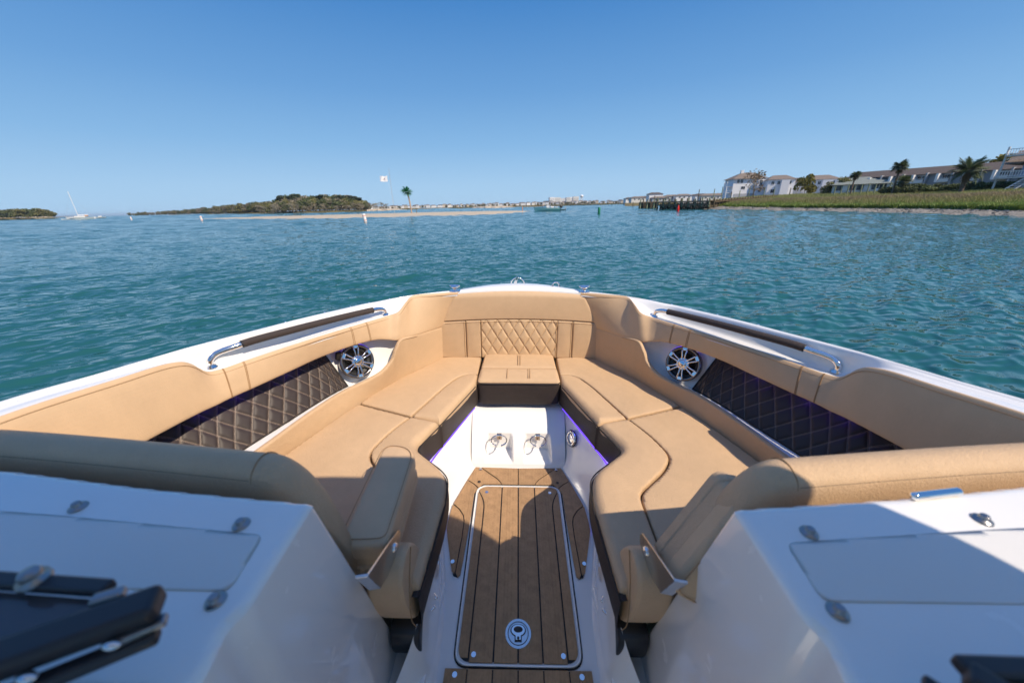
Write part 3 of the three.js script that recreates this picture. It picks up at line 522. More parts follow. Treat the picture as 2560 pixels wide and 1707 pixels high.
// bow backrest
{
  const g = aboard('bow_seat_back', 'wide tan bow backrest with a band of stitched diamonds, below the bow deck', 'backrest', V(0, .48, 2.37));
  const xEdge = (y) => lerp(.572, .474, smooth(.70, 1.0, y) * .75 + .25 * smooth(.80, .96, y));
  const zOf = (x, y) => 2.330 + (y - .48) * .115 + .010 * (1 - (x / .57) ** 2);
  const seamY = (x) => .752 + .018 * (1 - (x / .55) ** 2), topY = (x) => .954 + .018 * (1 - (x / .5) ** 2);
  const panelOf = (xa, xb, ya, yb, { d = .045, r = .03, rb = .012, nu = 60, nv = 40, quilt } = {}) => grid(nu, nv, (u, v) => {
    const y0 = ya(0), Y = (x) => lerp(ya(x), yb(x), v); let x = lerp(xa(Y(0)), xb(Y(0)), u); const y = Y(x); x = lerp(xa(y), xb(y), u);
    const wx = Math.abs(xb(y) - xa(y)), du = Math.min(u, 1 - u) * wx, hy = yb(x) - ya(x), dv0 = v * hy, dv1 = (1 - v) * hy, ro = (k, R_) => k >= R_ ? 0 : R_ - Math.sqrt(Math.max(0, R_ * R_ - (R_ - k) ** 2));
    let in_ = Math.min(d, ro(du, r) + ro(dv0, rb) + ro(dv1, r));
    let q = 0; if (quilt) { const s = x / quilt[0], t = y / quilt[1], fr = (k) => Math.abs(k - Math.round(k)), m = Math.min(fr(s + t), fr(s - t)); const id = Math.sin(Math.round(s + t - .5) * 12.9 + Math.round(s - t - .5) * 78.2) * 43758.5, pf = .8 + .4 * (id - Math.floor(id)); q = .008 * pf * (1 - Math.exp(-m * 10)) - .006; }
    return V(x, y, zOf(x, y) + in_ - q - .006 * Math.sin(Math.PI * u) * Math.sin(Math.PI * v));
  }, quilt ? (u, v, p) => [p.x / quilt[0], p.y / quilt[1]] : undefined);
  const K = (f) => f, c = (k) => () => k;
  part(g, 'headrest_panel', panelOf((y) => -xEdge(y), (y) => xEdge(y), (x) => seamY(x) + .001, topY, { r: .04, rb: .008, nu: 120, nv: 44 }), M.tanPerf);
  const low = (x) => .476, hi = (x) => seamY(x) - .001, X1 = .385, X2 = .277;
  part(g, 'outer_panel', panelOf((y) => -xEdge(y), c(-X1), low, hi, { r: .012 }), M.tan); part(g, 'outer_panel', panelOf(c(X1), (y) => xEdge(y), low, hi, { r: .012 }), M.tan);
  part(g, 'welt_panel', panelOf(c(-X1 + .001), c(-X2), low, hi, { r: .009 }), M.tan); part(g, 'welt_panel', panelOf(c(X2), c(X1 - .001), low, hi, { r: .009 }), M.tan);
  part(g, 'quilted_panel', panelOf(c(-X2 + .001), c(X2 - .001), low, hi, { r: .009, nu: 170, nv: 80, quilt: [.0792, .128] }), M.quiltTan);
  for (const s of [-1, 1]) for (const x of [X1 - .009, X1 + .009, X2 - .007]) part(g, 'stitch_seam', pipe(Array.from({ length: 12 }, (_, k) => { const y = lerp(.485, seamY(x) - .006, k / 11); return V(s * x, y, zOf(x, y) - .003); }), .0014), M.tanThread);
  part(g, 'stitch_seam', pipe(Array.from({ length: 30 }, (_, k) => { const x = lerp(-.53, .53, k / 29); return V(x, seamY(x) - .012, zOf(x, seamY(x)) - .0035); }), .0013), M.tanThread);
  for (const s of [-1, 1]) part(g, 'piping', pipe(Array.from({ length: 16 }, (_, k) => { const y = lerp(.478, .935, k / 15); return V(s * (xEdge(y) - .003), y, zOf(xEdge(y), y) + .020); }), .0022), M.tanThread);
  part(g, 'back_board', board([[-.45, 2.405], [.45, 2.405], [.45, 2.43], [-.45, 2.43]], .45, .92, .004), M.blackPlastic);
}
// centre filler seat at the bow
{
  const g = aboard('bow_filler_seat', 'square tan filler seat with dark front, in the middle under the bow backrest', 'seat cushion', V(0, .31, 2.15));
  const back = pad(roundPoly([[-.252, 2.42, .012], [-.262, 2.155, .004], [.262, 2.155, .004], [.252, 2.42, .012]]).map((p) => [p[0], p[1], .014]), .42, .502, { crown: .010, reach: .08, seed: 3 });
  part(g, 'seat_top', back, M.tan);
  const front = pad(roundPoly([[-.263, 2.150, .004], [-.276, 2.008, .02], [.276, 2.008, .02], [.263, 2.150, .004]]).map((p) => [p[0], p[1], .016]), .42, .502, { crown: .006, reach: .05, seed: 4 });
  const p = front.attributes.position; for (let i = 0; i < p.count; i++) { const zf = -p.getZ(i), y = p.getY(i); if (y > .45) p.setY(i, y - .020 * smooth(2.14, 2.01, zf)); } front.computeVertexNormals();
  part(g, 'front_roll', front, M.tan);
  part(g, 'front_panel', facing([[-.256, 2.05], [-.270, 2.018], [-.250, 2.000], [0, 1.996], [.250, 2.000], [.270, 2.018], [.256, 2.05]], .308, .466, .006, 1), M.dark);
  part(g, 'piping', pipe([[-.272, 2.016], [-.252, 1.9975], [0, 1.994], [.252, 1.9975], [.272, 2.016]].map((q) => V(q[0], .467, q[1])), .0034), M.darkThread);
  for (const x of [-.006, .010]) part(g, 'stitch_seam', pipe([V(x, .512, 2.32), V(x, .514, 2.25), V(x, .511, 2.175)], .0016), M.tanThread);
  for (const x of [-.078, .062, .074]) part(g, 'stitch_seam', pipe([V(x, .5065, 2.13), V(x, .502, 2.08), V(x, .4915, 2.03)], .0016), M.tanThread);
}
// the side seats: forward and after cushion to each side, flat seat and front roll
const SEAM = .0085, FR = .042, BKR = .012;
const seatIn = [[.282, 1.990], [.437, 1.583]];
for (const s of [1, -1]) {
  const wd = s > 0 ? 'starboard' : 'port', where = s > 0 ? 'right' : 'left';
  const flip = (o) => s > 0 ? o : o.map((p) => [-p[0], ...p.slice(1)]);
  const f = aboard('forward_seat', s > 0 ? 'tan forward side seat cushion right of the square bow filler seat' : 'tan forward side seat cushion left of the square bow filler seat', 'seat cushion', V(s * .6, .30, 1.95), 'bow side seats');
  part(f, 'seat_flat', pad(flip(roundPoly([[.280, 2.44, .004], [.280, 2.104, .004], [.352, 2.101, .06], [.410, 2.062, .06], [.474, 1.948, .10], [.607, 1.627, .006], [.945, 1.748, .012], [.892, 1.875, .04], [.79, 2.045, .05], [.655, 2.215, .05], [.50, 2.44, .01]], 7).map((p) => [p[0], p[1], SEAM])), .42, .480, { crown: .010, reach: .10, seed: 5 + s }), M.tan);
  part(f, 'front_roll', pad(flip(roundPoly([[.280, 2.098, .004, SEAM], [.280, 1.998, .012, FR * .7], [.4365, 1.586, .012, FR], [.599, 1.624, .006, BKR], [.467, 1.944, .10, SEAM], [.404, 2.055, .06, SEAM], [.350, 2.094, .06, SEAM]], 7)), .42, .483, { crown: .006, reach: .06, seed: 9 + s }), M.tan);
  part(f, 'front_panel', side(facing([[.276, 2.022], [.286, 1.990], [.340, 1.850], [.400, 1.690], [.438, 1.592], [.452, 1.586]], .294, .447, .005, 1), s), M.dark);
  part(f, 'piping', side(pipe([[.286, 1.986], [.340, 1.846], [.400, 1.686], [.437, 1.590]].map((q) => V(q[0] - .003, .448, q[1])), .003), s), M.darkThread);
  const a = aboard('after_seat', s > 0 ? 'long tan side seat cushion beside the walkway, below the right quilted panel' : 'long tan side seat cushion beside the walkway, below the left quilted panel', 'seat cushion', V(s * .85, .30, 1.15), 'bow side seats');
  part(a, 'seat_flat', pad(flip(roundPoly([[.612, 1.617, .006], [.950, 1.738, .012], [1.005, 1.63, .03], [1.075, 1.46, .05], [1.150, 1.27, .05], [1.205, 1.07, .05], [1.265, .72, .01], [.512, .72, .006], [.512, 1.100, .05], [.672, 1.236, .10], [.735, 1.325, .09], [.690, 1.475, .08]], 8).map((p) => [p[0], p[1], SEAM])), .42, .480, { crown: .010, reach: .10, seed: 13 + s }), M.tan);
  part(a, 'front_roll', pad(flip(roundPoly([[.4385, 1.578, .012, FR * .6], [.524, 1.385, .05, FR], [.335, 1.222, .10, FR], [.312, 1.10, .10, FR], [.322, .90, .05, FR], [.332, .72, .01, FR], [.505, .72, .006, SEAM], [.505, 1.103, .05, SEAM], [.665, 1.240, .10, SEAM], [.728, 1.325, .09, SEAM], [.683, 1.473, .08, SEAM], [.604, 1.617, .006, BKR]], 8)), .42, .484, { crown: .007, reach: .06, seed: 17 + s }), M.tan);
  part(a, 'front_panel', side(facing([[.430, 1.584], [.442, 1.572], [.482, 1.480], [.503, 1.428], [.507, 1.388], [.484, 1.350], [.420, 1.295], [.362, 1.244], [.330, 1.200], [.318, 1.140], [.315, 1.02], [.324, .86], [.334, .70]], .294, .447, .004, 1, .02, true), s), M.dark);
  part(a, 'piping', side(pipe([[.440, 1.574], [.480, 1.480], [.501, 1.428], [.505, 1.388], [.482, 1.352], [.418, 1.297], [.360, 1.246], [.328, 1.200], [.316, 1.140], [.312, 1.02], [.321, .86], [.331, .70]].map((q) => V(q[0] - .002, .448, q[1])), .003), s), M.darkThread);

  // backrest standing against the console
  const b = aboard('seat_backrest', s > 0 ? 'rolled tan seat backrest along the front of the right console' : 'rolled tan seat backrest along the front of the left console', 'backrest', V(s * .95, .48, .78), 'backrests against the consoles');
  const roll = grid(110, 44, (u, v) => {
    const x = lerp(.500, 1.50, Math.pow(u, 1.25)), k = clamp((x - .500) / .15, 0, 1), e = Math.sqrt(Math.max(0, 1 - (1 - k) ** 2.2)), drop = (1 - e) * .42, dz = (x - .66) * .088 + .012 * Math.sin((x - .6) * 2.2);
    const prof = [[.80, .44], [.795, .60], [.772, .80], [.752, .93], [.735, 1.005], [.705, 1.048], [.668, 1.058], [.632, 1.040], [.622, 1.000], [.632, .90], [.662, .70], [.69, .46]];
    const q = new THREE.CatmullRomCurve3(prof.map((p) => new THREE.Vector3(0, p[1], p[0])), false, 'centripetal').getPoint(v); const ee = Math.max(e, .02), yy = lerp(.62, q.y, ee), zz = lerp(.715, q.z, ee);
    return V(x, yy, zz + dz);
  });
  const cap = grid(20, 8, (u, v) => { const prof = [[.80, .44], [.79, .50], [.76, .74], [.71, .80], [.66, .74], [.69, .46]]; const q = cr(prof.map((p) => new THREE.Vector3(0, p[1], p[0]))).getPoint(u); return V(.455, lerp(q.y, .6, v), lerp(q.z, .73, v) - .018); });
  part(b, 'roll', side(roll, s), M.tan);
  const arc = []; for (let k = 0; k <= 24; k++) { const v = lerp(.18, .78, k / 24), x = .655, prof = [[.80, .44], [.795, .60], [.772, .80], [.752, .93], [.735, 1.005], [.705, 1.048], [.668, 1.058], [.632, 1.040], [.622, 1.000], [.632, .90], [.662, .70], [.69, .46]], q = new THREE.CatmullRomCurve3(prof.map((p) => new THREE.Vector3(0, p[1], p[0])), false, 'centripetal').getPoint(v); arc.push(V(x, q.y + .0012, q.z + .003)); }
  part(b, 'stitch_seam', side(pipe(arc, .0018), s), M.tanThread);
  const ln = []; for (let k = 0; k <= 24; k++) { const x = lerp(.66, 1.45, k / 24); ln.push(V(x, 1.030, .6285 + (x - .66) * .088 + .012 * Math.sin((x - .6) * 2.2))); } part(b, 'stitch_seam', side(pipe(ln, .002), s), M.darkThread);
  // its inboard end: padded cheek with black foot
  const cheek = (pts, d, x0, bev = .016) => { const sh = new THREE.Shape(); const c = new THREE.CatmullRomCurve3(pts.map((p) => new THREE.Vector3(p[0], p[1], 0)), true, 'centripetal'); c.getPoints(60).forEach((p, i) => i ? sh.lineTo(p.x, p.y) : sh.moveTo(p.x, p.y)); const e = new THREE.ExtrudeGeometry(sh, { depth: d, bevelEnabled: true, bevelThickness: bev, bevelSize: bev * .7, bevelOffset: -bev * .7, bevelSegments: 5 }); e.rotateY(Math.PI / 2); e.translate(x0 + bev, 0, 0); return toCreasedNormals(e, .9); };
  part(b, 'cheek', side(cheek([[.775, .605], [.842, .500], [.872, .36], [.845, .25], [.775, .24], [.715, .30], [.665, .46], [.672, .58], [.72, .62]], .085, .358), s), M.tan);
  part(b, 'foot', side(cheek([[.835, .26], [.815, .185], [.735, .10], [.690, .13], [.690, .25], [.745, .27]], .085, .348, .010), s), M.blackPlastic);
  part(b, 'piping', side(pipe([[.768, .600], [.720, .520], [.690, .44], [.678, .36], [.700, .28]].map((q) => V(.3565, q[1], q[0])), .0018), s), M.tanThread);

  // hinged arm rest: folded down over the seat to port, swung up against the console to starboard
  const h = aboard('arm_rest', s > 0 ? 'tan arm rest swung up against the right console' : 'tan arm rest folded forward over the left seat', 'arm rest', V(s * .47, s > 0 ? .62 : .58, .75), 'hinged arm rests');
  const o = roundPoly([[-.078, -.06, .03], [.075, -.06, .03], [.080, .37, .09], [-.06, .41, .09]], 8);
  const mk = (y0, y1, r, k, c = .006) => pad(o.map((p) => [p[0] * k, p[1] * k + (1 - k) * .17, r]), y0, y1, { r, crown: c, reach: .05, seed: 23, cell: .009 });
  const top = mk(.066, .118, .016, 1, .008), mid = mk(.020, .072, .008, .965, 0), under = mk(-.012, .026, .010, 1.0, 0);
  const place = (geo) => { const q = geo.clone(); if (s > 0) { q.scale(1.35, 1.25, .72); q.rotateX(R(72)); q.rotateZ(R(-24)); q.rotateY(R(-14)); q.translate(.522, .652, -.712); } else { q.rotateY(R(3)); q.translate(-.476, .585, -.752); } return q; };
  part(h, 'top_pad', place(top), M.tanPerf); part(h, 'core', place(mid), M.tan); part(h, 'under_pad', place(under), M.tan);
  part(h, 'stitch_seam', place(tube(o.map((p) => V(p[0] * .90, .1245, p[1] * .90 + .017)), .0014, 120, 5, true)), M.tanThread);
  // stainless hinge arm with its pivot
  const br = new THREE.Shape(); [[.572, .772], [.590, .705], [.612, .655], [.660, .628], [.752, .618], [.778, .628], [.786, .648], [.776, .668], [.690, .712]].forEach((p, i) => i ? br.lineTo(p[0], p[1]) : br.moveTo(p[0], p[1]));
  const bg = new THREE.ExtrudeGeometry(br, { depth: .004, bevelEnabled: true, bevelSize: .002, bevelThickness: .001, bevelSegments: 2 }); bg.rotateY(Math.PI / 2); bg.translate(.390, .0, 0);
  part(h, 'hinge_arm', side(bg, s), M.steel);
  part(h, 'hinge_flange', side(slab([V(.392, .772, .572), V(.392, .655, .612), V(.420, .655, .607), V(.420, .772, .567)], .004), s), M.steel);
  part(h, 'pivot', side(new THREE.SphereGeometry(.0155, 18, 10).scale(.5, 1, 1).translate(.388, .652, -.728), s), M.chrome);
}
// ------------------------------------------------------------------ water
const AT = (az, d, y = 0) => new THREE.Vector3(Math.sin(R(az)) * d, y, -Math.cos(R(az)) * d);       // bearing off the bow in degrees, metres away
{
  const r = rng(5), W = [];
  for (let k = 0; k < 72; k++) { const l = .30 * Math.pow(9, Math.pow(r(), 1.25)), th = R(-24) + (r() + r() + r() - 1.5) * 1.0, kk = 2 * Math.PI / l; W.push([Math.sin(th) * kk, -Math.cos(th) * kk, r() * 6.28, .0043 * Math.pow(l, .9) * (l > 1.4 ? .6 : 1) * (.5 + r()), l, 0]); }
  // farther out the mesh is coarser, so broader waves of the same slope take over
  for (let k = 0; k < 70; k++) { const l = 1.6 * Math.pow(45, (k + r()) / 70), th = R(-24) + (r() + r() + r() - 1.5) * 1.3, kk = 2 * Math.PI / l; W.push([Math.sin(th) * kk, -Math.cos(th) * kk, r() * 6.28, .0060 * l * (.5 + r()), l, 1]); }
  const az = []; for (let a = -180; a < -68; a += 4) az.push(a); for (let k = 0; k <= 760; k++) az.push(-68 + 136 * k / 760); for (let a = 72; a <= 180; a += 4) az.push(a);
  const rows = 680, pos = [], uv = [], idx = [], n = az.length;
  for (let i = 0; i <= rows; i++) {
    const d = .8 * Math.pow(12000 / .8, i / rows), cell = d * (Math.pow(15000, 1 / rows) - 1);
    for (let j = 0; j < n; j++) {
      const p = AT(az[j], d); let y = 0, dx = 0, dz = 0;
      if (d < 1800) {
        const gust = .88 + .12 * Math.sin(p.x * .11 + Math.sin(p.z * .05) * 2) * Math.sin(p.z * .083 + 1 + Math.sin(p.x * .06));
        for (const w of W) { const q = w[4] / cell, f = w[5] ? smooth(1.6, 2.6, q) * (1 - smooth(3.6, 5.6, q)) * smooth(14, 34, d) : smooth(.9, 1.8, q); if (f <= 0) continue; const ph = w[0] * p.x + w[1] * p.z + w[2], a = w[3] * f * gust; y += a * Math.sin(ph); if (w[5]) continue; const c = Math.cos(ph) * a * .55; dx += c * w[0] * w[4] * .159; dz += c * w[1] * w[4] * .159; }
      }
      pos.push(p.x + dx, y, p.z + dz); uv.push(p.x, p.z);
    }
  }
  for (let i = 0; i < rows; i++) for (let j = 0; j < n - 1; j++) { const a = i * n + j, b = a + 1, c = a + n, e = c + 1; idx.push(a, b, c, b, e, c); }
  const g = new THREE.BufferGeometry(); g.setAttribute('position', new THREE.Float32BufferAttribute(pos, 3)); g.setAttribute('uv', new THREE.Float32BufferAttribute(uv, 2)); g.setIndex(idx); g.computeVertexNormals();
  // short ripples: tileable waves over a 9 metre square
  const S = 1024, T = 9, hgt = new Float32Array(S * S), cs = [];
  for (let k = 0; k < 46; k++) { const l = .13 * Math.pow(5.5, r()), th = R(-24) + (r() + r() + r() - 1.5) * 1.25, m = Math.round(Math.sin(th) * T / l), n_ = Math.round(-Math.cos(th) * T / l); cs.push([m, n_, r() * 6.28, Math.pow(l, .95) * (.5 + r())]); }
  for (const c of cs) { const a = c[0] * 2 * Math.PI / S, b = c[1] * 2 * Math.PI / S; for (let j = 0; j < S; j++) for (let i = 0; i < S; i++) hgt[j * S + i] += c[3] * Math.sin(a * i + b * j + c[2]); }
  let mx = 0; for (const v of hgt) mx = Math.max(mx, Math.abs(v));
  const rip = texture(S, (i, j, k) => .5 + .5 * hgt[k] / mx, { metres: T });
  structure('water', g, phys({ color: lin(.014, .088, .088), roughness: .04, ior: 1.333, bumpMap: rip, bumpScale: .085 }));
}

// ------------------------------------------------------------------ low shores
function tone(seed, a, b, metres, amt = 1) { const p = noiseTile(512, 20, seed), q = noiseTile(512, 90, seed + 1), s = noiseTile(512, 220, seed + 2); return texture(512, (i, j, k) => { const t = clamp(.5 + amt * ((p[k] - .5) * .8 + (q[k] - .5) * .8 + (s[k] - .5) * .7), 0, 1); return [0, 1, 2].map((c) => lerp(a[c], b[c], t)); }, { srgb: true, metres }); }
const G = {
  sand: std({ map: tone(41, [.64, .585, .50], [.77, .72, .64], 9), roughness: .95 }),
  mud: std({ map: tone(44, [.37, .36, .34], [.62, .59, .54], 7, 1.4), roughness: .9 }),
  marsh: std({ map: tone(47, [.34, .31, .16], [.52, .45, .26], 14, 1.2), roughness: .95 }),
};
// land between a near and a far edge, given as [bearing, near, far, height]
function land(name, prof, mat, { N = 160, K = 26, shape = (v) => Math.sin(Math.PI * v), rough = .05, seed = 3, depth = -.25 } = {}) {
  const P = (u) => { const x = u * (prof.length - 1), i = Math.min(prof.length - 2, Math.floor(x)), f = x - i, s = f * f * (3 - 2 * f) * .5 + f * .5; return prof[i].map((k, q) => lerp(k, prof[i + 1][q], q ? s : f)); };
  const r = rng(seed), ph = [r() * 6, r() * 6, r() * 6, r() * 6];
  return structure(name, grid(N, K, (u, v) => {
    const [a, d0, d1, h] = P(u), j = 1 + .012 * Math.sin(u * 37 + ph[0]) + .008 * Math.sin(u * 91 + ph[1]), d = lerp(d0 * j, d1, v), p = AT(a, d);
    p.y = depth + (h - depth) * shape(v) + rough * (Math.sin(p.x * .31 + ph[2]) * Math.sin(p.z * .23 + ph[3])) * shape(v); return p;
  }, (u, v, p) => [p.x, p.z]), mat);
}
const mound = (e) => (v) => Math.pow(Math.sin(Math.PI * v), e);
land('sandbar', [[-41.5, 196, 214, .02], [-38, 152, 230, .12], [-33, 118, 222, .28], [-28, 107, 205, .36], [-23, 101, 195, .42], [-16, 99, 185, .46], [-10, 97, 178, .46], [-5, 98, 170, .42], [-1, 112, 160, .36], [2.2, 130, 142, .06]], G.sand, { shape: mound(.55), rough: .04 });
land('island_marsh', [[-47, 1200, 1500, .4], [-42, 860, 1300, .8], [-38, 640, 1100, 1.0], [-34, 500, 1000, 1.1], [-30, 425, 900, 1.2], [-25, 405, 900, 1.3], [-21, 430, 1000, 1.2], [-17, 520, 1150, 1.1], [-13, 640, 1250, 1.0], [-9, 720, 1300, 1.0]], G.marsh, { shape: (v) => smooth(0, .04, v) * (1 - smooth(.9, 1, v)), rough: .35 });
land('spoil_sandbank', [[-22, 423, 448, 1.9], [-20.5, 434, 470, 2.5], [-18.5, 465, 500, 2.2], [-16.5, 524, 545, .9]], G.sand, { N: 40, shape: mound(.7), rough: .1 });
land('channel_marsh', [[-13, 700, 1200, .4], [-9, 520, 1150, 1.0], [-4, 430, 1100, 1.3], [1, 420, 1100, 1.4], [6, 470, 1150, 1.3], [12, 560, 1200, 1.4], [18, 640, 1250, 1.4], [23, 560, 1250, 1.5]], G.marsh, { shape: (v) => smooth(0, .05, v) * (1 - smooth(.9, 1, v)), rough: .4 });
land('channel_sandbank', [[-7, 470, 505, 1.2], [-5, 428, 470, 2.4], [-2.5, 424, 470, 2.2], [-.5, 428, 450, .6]], G.sand, { N: 40, shape: mound(.7), rough: .1 });
land('far_left_shore', [[-75, 500, 900, 2], [-58, 620, 900, 2.2], [-54, 700, 1000, 2.2], [-51.5, 850, 1100, 1.6], [-50, 1050, 1250, .4]], G.marsh, { shape: (v) => smooth(0, .08, v) * (1 - smooth(.9, 1, v)), rough: .3 });
land('town_shore', [[-22, 1260, 2200, 1.6], [-8, 1230, 2200, 2.0], [4, 1220, 2300, 2.2], [16, 1240, 2300, 2.2], [30, 1150, 2200, 2.2], [44, 900, 2000, 3]], G.marsh, { shape: (v) => smooth(0, .05, v) * (1 - smooth(.95, 1, v)), rough: .4 });

// the marsh bank to starboard: beach, grass, rising ground
const BK = [[21.5, 118], [26, 113], [29, 103], [33, 93], [37.4, 83], [41, 77], [44, 73], [48.9, 65], [52, 59.5], [58, 53], [66, 47], [80, 42], [100, 42]];
const shoreD = (a) => { let i = 0; while (i < BK.length - 2 && a > BK[i + 1][0]) i++; return lerp(BK[i][1], BK[i + 1][1], clamp((a - BK[i][0]) / (BK[i + 1][0] - BK[i][0]), 0, 1)); };
const bankH = (a, t, p) => { const low = smooth(24, 33, a); return -.15 + .55 * smooth(-1, 7, t) * 1 + lerp(.5, 1.05, low) * smooth(7, 26, t) + lerp(.6, 1.35, low) * smooth(24, 85, t) + .10 * Math.sin(p.x * .35) * Math.sin(p.z * .28) * smooth(6, 16, t); };
structure('starboard_bank', grid(220, 70, (u, v) => { const a = lerp(22.5, 96, u), t = -1.5 + 300 * v * v, d = shoreD(a) * (1 + .006 * Math.sin(a * 3.1) + .004 * Math.sin(a * 7.7)) + t, p = AT(a, d); p.y = bankH(a, t, p); return p; }, (u, v, p) => [p.x, p.z]), G.mud);
function instanced(name, geo, mat, list, label, category, parent = scene) {
  const m = new THREE.InstancedMesh(geo, mat, list.length), o = new THREE.Object3D();
  list.forEach((q, i) => { o.position.set(q.x, q.y, q.z); o.rotation.set(q.rx || 0, q.ry || 0, q.rz || 0); o.scale.set(q.s, q.sy ?? q.s, q.s); o.updateMatrix(); m.setMatrixAt(i, o.matrix); if (q.c) m.setColorAt(i, q.c); });
  m.name = numbered(name); m.castShadow = m.receiveShadow = true; parent.add(m); return tag(m, label, category, null, 'stuff');
}
const tuft = (() => { const r = rng(8), pos = [], idx = []; for (let k = 0; k < 11; k++) { const a = r() * 6.28, l = .75 + .5 * r(), q = r() * .35, lean = .2 + .35 * r(), x = Math.cos(a * 3.3) * q, z = Math.sin(a * 3.3) * q, wx = Math.cos(a + 1.57) * .028, wz = Math.sin(a + 1.57) * .028, b = pos.length / 3; pos.push(x - wx, -.1, z - wz, x + wx, -.1, z + wz, x + Math.cos(a) * lean * .4 - wx, l * .6, z + Math.sin(a) * lean * .4 - wz, x + Math.cos(a) * lean * .4 + wx, l * .6, z + Math.sin(a) * lean * .4 + wz, x + Math.cos(a) * lean, l, z + Math.sin(a) * lean); idx.push(b, b + 1, b + 2, b + 2, b + 1, b + 3, b + 2, b + 3, b + 4); } const g = new THREE.BufferGeometry(); g.setAttribute('position', new THREE.Float32BufferAttribute(pos, 3)); g.setIndex(idx); g.computeVertexNormals(); return g; })();
const grassMat = phys({ color: 0xffffff, roughness: .9, transmission: .3, thickness: 0 });
{
  const r = rng(61), list = [], C = (a, b, c) => lin(a, b, c);
  for (let k = 0; k < 52000; k++) {
    const a = lerp(27, 66, Math.pow(r(), .8)), t = 7.0 + 75 * Math.pow(r(), 1.5), start = lerp(13, 7.5, smooth(28, 38, a)) + 1.2 * Math.sin(a * 2.3) + .8 * Math.sin(a * 6.1) - 1; if (t < start) continue;
    const d = shoreD(a) + t, p = AT(a, d); p.y = bankH(a, t, p);
    const patch = .5 + .5 * Math.sin(p.x * .22 + Math.sin(p.z * .17) * 1.7), band = clamp((t - start) / 10 + (r() - .5) * .5 + .3 * (patch - .5), 0, 3), v = .8 + .4 * r();
    const c = band < .55 ? C(.20 * v, .275 * v, .05 * v) : band < 1.3 ? C(.27 * v, .26 * v, .085 * v) : band < 2.1 ? C(.31 * v, .245 * v, .135 * v) : C(.28 * v, .29 * v, .085 * v);
    list.push({ x: p.x, y: p.y, z: p.z, ry: r() * 6.28, s: .75 + .5 * r(), sy: (band < .5 ? .65 : .85) * (.7 + .5 * r()), c });
  }
  instanced('marsh_grass', tuft, grassMat, list, 'green and brown cordgrass covering the bank below the houses', 'grass');
  // oyster shells and stones on the beach
  const sh = [], rock = new THREE.IcosahedronGeometry(.16, 0).scale(1.4, .5, 1);
  for (let k = 0; k < 1500; k++) { const a = lerp(25, 64, r()), t = 1 + 7 * Math.pow(r(), .6), p = AT(a, shoreD(a) + t); p.y = bankH(a, t, p); const v = .10 + .4 * r() * r(); sh.push({ x: p.x, y: p.y, z: p.z, ry: r() * 6, s: .4 + 1.1 * r() * r(), c: lin(v, v * .93, v * .82) }); }
  instanced('beach_stones', rock, std({ color: 0xffffff, roughness: .9 }), sh, 'scattered shells and stones along the mud beach', 'stones');
  // grass on the flat marshes
  const mg = []; const put = (a0, a1, near, far, n) => { for (let k = 0; k < n; k++) { const a = lerp(a0, a1, r()), u = (a - a0) / (a1 - a0), d = lerp(near(u), far(u), Math.pow(r(), 1.6)), p = AT(a, d), v = .75 + .5 * r(); mg.push({ x: p.x, y: .85, z: p.z, ry: r() * 6.28, s: 1.5 + r(), sy: .6 + .7 * r(), c: r() < .6 ? C(.17 * v, .135 * v, .05 * v) : C(.12 * v, .12 * v, .038 * v) }); } };
  put(-41, -16, (u) => lerp(820, 520, smooth(0, .35, u)) - 115 * Math.sin(Math.PI * clamp((u - .25) / .75, 0, 1)) + 10, (u) => 900, 7000); put(-10, 22, (u) => 545 - 110 * Math.sin(Math.PI * u) + 8, () => 1000, 6500);
  instanced('marsh_grass', tuft, grassMat, mg, 'tan marsh grass on the flats along the far channel', 'grass');
}
// ------------------------------------------------------------------ trees
const bark = std({ map: tone(71, [.32, .27, .23], [.52, .46, .40], 1.5), roughness: .95 }), greyBark = std({ color: lin(.30, .27, .23), roughness: .95 });
const leafMat = (a) => [.82, 1, 1.2].map((k) => phys({ color: lin(a[0] * k, a[1] * k, a[2] * k), roughness: .9, transmission: .25, thickness: 0 }));
const LEAF = { oak: leafMat([.105, .130, .036]), olive: leafMat([.185, .172, .050]), grey: leafMat([.26, .225, .150]), pine: leafMat([.050, .072, .030]), yellow: leafMat([.165, .150, .018]), palm: leafMat([.085, .120, .040]), fake: leafMat([.015, .20, .075]), dead: leafMat([.20, .14, .075]) };
